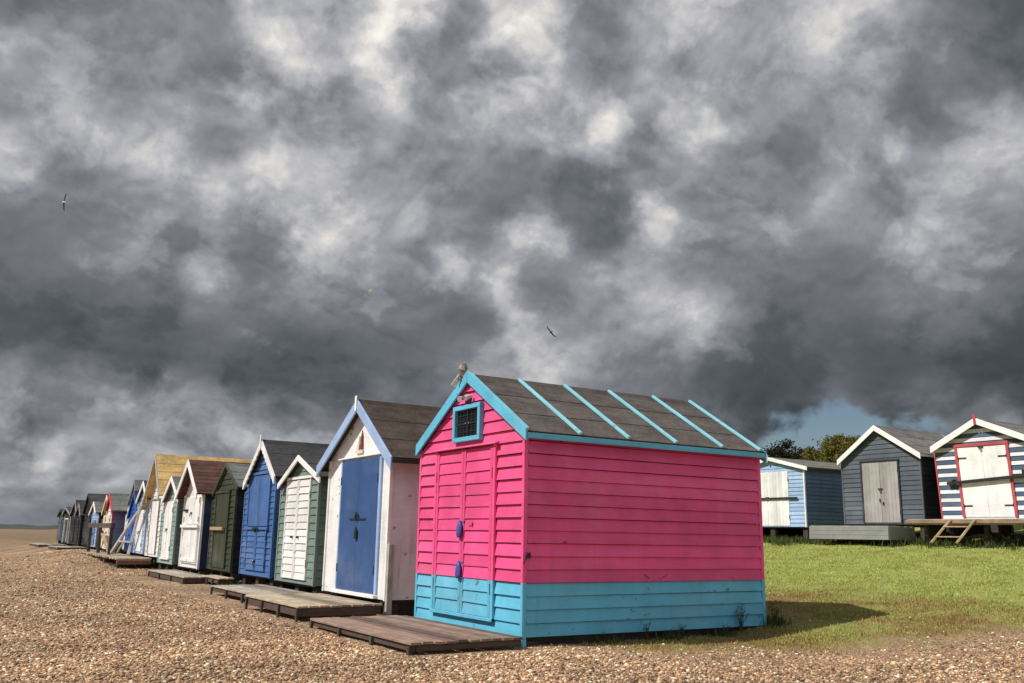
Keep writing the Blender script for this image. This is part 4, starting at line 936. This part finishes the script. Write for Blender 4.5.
def blades(name, mat, P, h, w, lean):
    """P: (n,3) roots, h heights; each blade one bent tapering strip of two faces (a quad kept as two triangles each)"""
    n_ = len(P); a = rng.uniform(0, 2*np.pi, n_); la = rng.uniform(0, 2*np.pi, n_); l = lean*rng.random(n_)
    wx, wy = np.cos(a)*w, np.sin(a)*w; lx, ly = np.cos(la)*l*h, np.sin(la)*l*h
    z0 = np.zeros(n_)
    q = [np.stack([-wx, -wy, z0-.01], 1), np.stack([wx, wy, z0-.01], 1), np.stack([wx*.7+lx*.35, wy*.7+ly*.35, h*.6], 1), np.stack([-wx*.7+lx*.35, -wy*.7+ly*.35, h*.6], 1), np.stack([lx, ly, h*np.sqrt(np.clip(1-.5*l**2, .3, 1))], 1)]
    V = np.stack([P+k for k in q], 1).reshape(-1, 3); b = np.arange(n_)[:, None]*5
    Fc = np.concatenate([b+np.array([0, 1, 2]), b+np.array([0, 2, 3]), b+np.array([3, 2, 4])], 0)
    return big_mesh(name, mat, V, Fc)
def scatter(n_, x0, x1, y0, y1, fn):
    out = []; tries = 0
    while len(out) < n_ and tries < n_*30:
        tries += 1; x, y = rng.uniform(x0, x1), rng.uniform(y0, y1); p = fn(x, y)
        if p > 0 and rng.random() < p: out.append((x, y, height(x, y)))
    return np.array(out)
def lawn(x, y):
    if 0 <= x < 3.65 and 0 < y < 2.5: return 0
    g = grass_mask(x, y); d = math.hypot(x-CAM.x, y-CAM.y)
    dens = .5+.9*mn.noise(Vector((x*1.3, y*1.3, 4)))
    return max(0, min(1, (g+.25)*.7))*max(.12, dens)*min(1, (11/d)**1.3)
Pg = scatter(95000, .6, 17.2, -5.5, 10.5, lawn); n_ = len(Pg)
dist = np.hypot(Pg[:, 0]-CAM.x, Pg[:, 1]-CAM.y)
blades('grass', 'grass_blade', Pg, rng.uniform(.012, .034, n_)*(1+.01*dist), .0035*(.7+.06*dist), .9)
Pd = scatter(45000, .6, 15, -5.5, 9, lambda x, y: lawn(x, y)*max(.15, .6+.9*mn.noise(Vector((x*.9, y*.9, 11))))); n_ = len(Pd)
dist = np.hypot(Pd[:, 0]-CAM.x, Pd[:, 1]-CAM.y)
blades('dry_grass', 'grass_dry', Pd, rng.uniform(.010, .03, n_)*(1+.01*dist), .0035*(.7+.06*dist), 1.2)
# rank weeds along the foot of the pink hut and below the huts on the bank
def weedy(x, y):
    v = mn.noise(Vector((x*1.7, y*1.7, 2)))
    if 16.2 < x < 17.3 and -1 < y < 14: return max(0, .35+v)
    if 15.3 < x <= 16.2 and -1 < y < 14: return max(0, .05+v*.8)*(x-15.2)
    return 0
Pw_ = scatter(9000, 15.3, 17.3, -1, 14, weedy); n_ = len(Pw_)
blades('weeds', 'weed_leaf', Pw_, rng.uniform(.06, .30, n_)*rng.random(n_)**.4, .012, .8)
def foot(x, y):
    v = mn.noise(Vector((x*2.3, y*1.2, 6)))
    if y < 0: return max(0, .1+v)*min(1, x/2.2)*max(0, 1+y/.28)
    return max(0, .3+v)*(1 if x > 3.65 else 0)
Pf = scatter(2600, .3, 4.0, -.28, 2.5, foot); n_ = len(Pf)
blades('weeds', 'weed_leaf', Pf, rng.uniform(.03, .20, n_)*rng.random(n_)**.7, .006, .8)
Pr = scatter(2600, -.9, 1.2, 5.5, 26, lambda x, y: max(0, mn.noise(Vector((x*.9, y*.9, 8)))) * (1 if (x > -.3 or 16 < y < 18.4) else 0)); n_ = len(Pr)
blades('weeds', 'weed_leaf', Pr, rng.uniform(.04, .16, n_), .010, .8)
# a few tall weed stems against the boards of the pink hut
def stem_plant(x, y, hgt, label, nb=5):
    r = thing('weed_plant', (x, y, height(x, y)), label, 'weed', 'weeds against the pink hut'); mb = MB(); ml = MB()
    for k in range(nb):
        a = rng.uniform(0, 6.28); l = rng.uniform(.1, .4)*hgt; hh = hgt*rng.uniform(.6, 1); p = [(0, 0, -.01), (math.cos(a)*l*.3, math.sin(a)*l*.15, hh*.5), (math.cos(a)*l, math.sin(a)*l*.35, hh)]
        mb.tube(p, [.004, .003, .0015], 5)
        for q in range(9):
            t = .25+.75*q/8; c = Vector(p[1]).lerp(Vector(p[2]), (t-.5)*2) if t > .5 else Vector(p[0]).lerp(Vector(p[1]), t*2)
            b = rng.uniform(0, 6.28); d = Vector((math.cos(b), math.sin(b)*.5, .5)); s_ = Vector((-math.sin(b), math.cos(b), 0))*.009
            i = len(ml.v); ml.v += [tuple(c), tuple(c+d*.022+s_), tuple(c+d*.048), tuple(c+d*.022-s_)]; ml.f.append((i, i+1, i+2, i+3)); ml.m.append(0)
    mb.build('stem', 'weed_leaf', r); ml.build('leaves', 'weed_leaf', r)
stem_plant(1.62, -.09, .20, 'wispy weed against the middle of the turquoise boards', 4)
stem_plant(2.15, -.08, .17, 'thin dark weed growing against the turquoise boards', 5)
stem_plant(3.10, -.08, .36, 'tallest dark weed against the turquoise boards near the far corner', 8)
stem_plant(3.66, -.12, .30, 'leafy weed at the far lower corner of the pink hut', 9)

# ---------------------------------------------------------------- trees beyond the bank
def tree(name, label, x, y, H, blobs, mat, n_leaf, ls, seed, trunk=True):
    random.seed(seed); z0 = height(x, y); blobs = [(p*1.1, q*1.1, w-.95, e*1.1) for p, q, w, e in blobs]; r = thing(name, (x, y, z0), label, 'tree', 'trees beyond the grass bank')
    mb = MB(); top = Vector((0, 0, H*.55)); pts = [Vector((0, 0, -.2)), Vector((jit(.15), jit(.15), H*.25)), top]
    mb.tube(pts, [H*.035, H*.027, H*.018], 10)
    for (bx, by, bz, br) in blobs:
        s0 = pts[1].lerp(top, random.uniform(.2, 1)); e = Vector((bx, by, bz)); md = s0.lerp(e, .5)+Vector((jit(.3), jit(.3), .25))
        mb.tube([s0, md, e], [H*.014, H*.009, H*.003], 7)
        for q in range(5):
            d = Vector((jit(1), jit(1), jit(.8))).normalized()*br*.85
            mb.tube([md.lerp(e, .5), e+d*.5+Vector((0, 0, .1)), e+d], [H*.005, H*.003, H*.0012], 5)
    mb.build('trunk', 'bark', r, smooth=True)
    tot = sum(b[3]**2 for b in blobs); V, Fc = [], []
    for (bx, by, bz, br) in blobs:
        for q in range(max(3, int(34*br))):                     # leaf clumps on and in each bough
            d = rng.standard_normal(3); d /= np.linalg.norm(d); rr = br*(rng.random()**.45); c = np.array((bx, by, bz))+d*rr*np.array((1, 1, .8)); cr = br*rng.uniform(.16, .34)
            for k in range(int(n_leaf*br*br/tot/max(3, int(34*br)))):
                p = c+rng.standard_normal(3)*cr*.6*np.array((1, 1, .75)); u = rng.standard_normal(3); u /= np.linalg.norm(u); w = np.cross(u, rng.standard_normal(3)); w /= np.linalg.norm(w); s_ = ls*rng.uniform(.6, 1.3)
                i = len(V); V += [p-u*s_, p+w*s_*.45, p+u*s_, p-w*s_*.45]; Fc.append((i, i+1, i+2, i+3))
    me = bpy.data.meshes.new('crown'); me.from_pydata([tuple(v) for v in V], [], Fc); me.materials.append(M[mat])
    o = bpy.data.objects.new('crown', me); COL.objects.link(o); o.parent = r; return r
tree('oak_tree', 'dark wide-crowned tree with a reddish trunk behind the light blue hut', 57, 45.6, 7.7, [(0,0,6.4,1.5),(-1.1,.9,6.0,1.2),(1.3,-1.0,6.1,1.3),(.5,1.9,5.6,1.1),(-.4,-1.9,5.7,1.2),(0,.3,4.9,1.4),(1.0,-2.3,5.0,1.0),(-.6,2.5,4.9,.9)], 'leaf_dark', 22000, .12, 3)
tree('olive_green_tree', 'bushy olive green tree in sunlight behind the light blue hut', 55, 38.6, 7.9, [(0,0,6.4,1.3),(-.6,1.5,5.7,1.3),(.2,-1.4,6.4,1.2),(.6,.8,5.8,1.4),(0,-2.5,5.7,1.2),(.2,2.7,5.0,1.2),(-.4,-.6,5.0,1.6),(0,-3.4,4.8,1.2),(.3,.2,7.1,.8)], 'leaf_olive', 30000, .11, 4)
tree('small_tree', 'small pale green tree at the left of the dark tree beyond the bank', 56, 48.4, 5.9, [(0,0,5.2,.8),(-.3,.8,4.7,.9),(.3,-.8,4.6,.9),(0,.2,3.9,1.0)], 'leaf_green', 4500, .10, 5)
tree('small_tree', 'low green bush behind the ridge of the light blue hut', 58, 42.0, 5.6, [(0,0,4.6,1.0),(.2,1.2,4.3,1.0),(-.2,-1.3,4.4,1.1),(0,.3,3.6,1.2)], 'leaf_green', 4500, .10, 6)

# ---------------------------------------------------------------- gulls
def gull(label, dirv, dist, span, axis_f, axis_s, flap, mats):
    """one skin: a body of rings with wings drawn out of its flanks; axis_f = heading, axis_s = towards the left wing tip"""
    f = Vector(axis_f).normalized(); s_ = (Vector(axis_s)-f*Vector(axis_s).dot(f)).normalized(); u = f.cross(s_)
    bm = bmesh.new(); K = 8; rings = []
    prof_ = [(-.50, .012, .006), (-.42, .05, .012), (-.30, .045, .035), (-.12, .075, .075), (.02, .09, .09), (.16, .08, .085), (.28, .055, .06), (.36, .055, .055), (.43, .035, .035), (.50, .010, .010)]
    for (x, ry, rz) in prof_:
        rings.append([bm.verts.new((x*.42*span/1.1, ry*.62*math.cos(2*math.pi*(q+.5)/K)*span/1.1*1.0, rz*.62*math.sin(2*math.pi*(q+.5)/K)*span/1.1)) for q in range(K)])
    fl = {}
    for i in range(len(rings)-1):
        for q in range(K): fl[(i, q)] = bm.faces.new((rings[i][q], rings[i][(q+1) % K], rings[i+1][(q+1) % K], rings[i+1][q]))
    bm.faces.new(rings[0][::-1]); bm.faces.new(rings[-1])
    for sg, q in ((1, 7), (-1, 3)):
        face_set = [fl[(3, q)], fl[(4, q)]]
        for (dy_, dz_, dx_, sc_, th_) in ((.16, .05, .03, 1.15, .35), (.15, .035, .02, .95, .7), (.13, -.01, -.06, .8, .8), (.10, -.03, -.08, .5, .8)):
            ex = bmesh.ops.extrude_face_region(bm, geom=face_set); vs = [e for e in ex['geom'] if isinstance(e, bmesh.types.BMVert)]
            bmesh.ops.delete(bm, geom=face_set, context='FACES_ONLY'); face_set = [e for e in ex['geom'] if isinstance(e, bmesh.types.BMFace)]
            c = sum((v.co for v in vs), Vector())/len(vs)
            for v in vs:
                d = v.co-c; v.co = c+Vector((d.x*sc_, d.y*.4, d.z*(th_+.25*(1-th_))))+Vector((dx_*span, sg*dy_*span*.98, dz_*span*flap))
    bmesh.ops.recalc_face_normals(bm, faces=bm.faces)
    me = bpy.data.meshes.new('gull'); bm.to_mesh(me); bm.free()
    for k in mats: me.materials.append(M[k])
    for p in me.polygons: p.use_smooth = True; p.material_index = 0 if abs(p.center.y) > .10*span or len(mats) == 1 else 1
    o = bpy.data.objects.new('gull', me); COL.objects.link(o); tag(o, label, 'bird', 'gulls in the sky')
    mm = Matrix((f, s_, u)).transposed().to_4x4(); mm.translation = CAM+Vector(dirv)*dist; o.matrix_world = mm
gull('dark gull banking on edge, far left in the cloudy sky', (.0714, .947, .3133), 74, 1.15, -r2*.9+fw*.5+u2*.1, u2*1.0+r2*.12, .8, ['gull_dark', 'gull_white'])
gull('small white gull gliding side on in the middle of the sky', (.3759, .8897, .2591), 92, 1.3, -r2*.8+u2*.1-fw*.3, -fw*.9+u2*.22-r2*.3, .3, ['gull_white'])
gull('dark gull with drooped wings soaring above the pink hut roof', (.5552, .8017, .2215), 80, 1.15, -r2*.55-u2*.25-fw*.4, -r2*.8+u2*.65+fw*.15, -.5, ['gull_dark'])
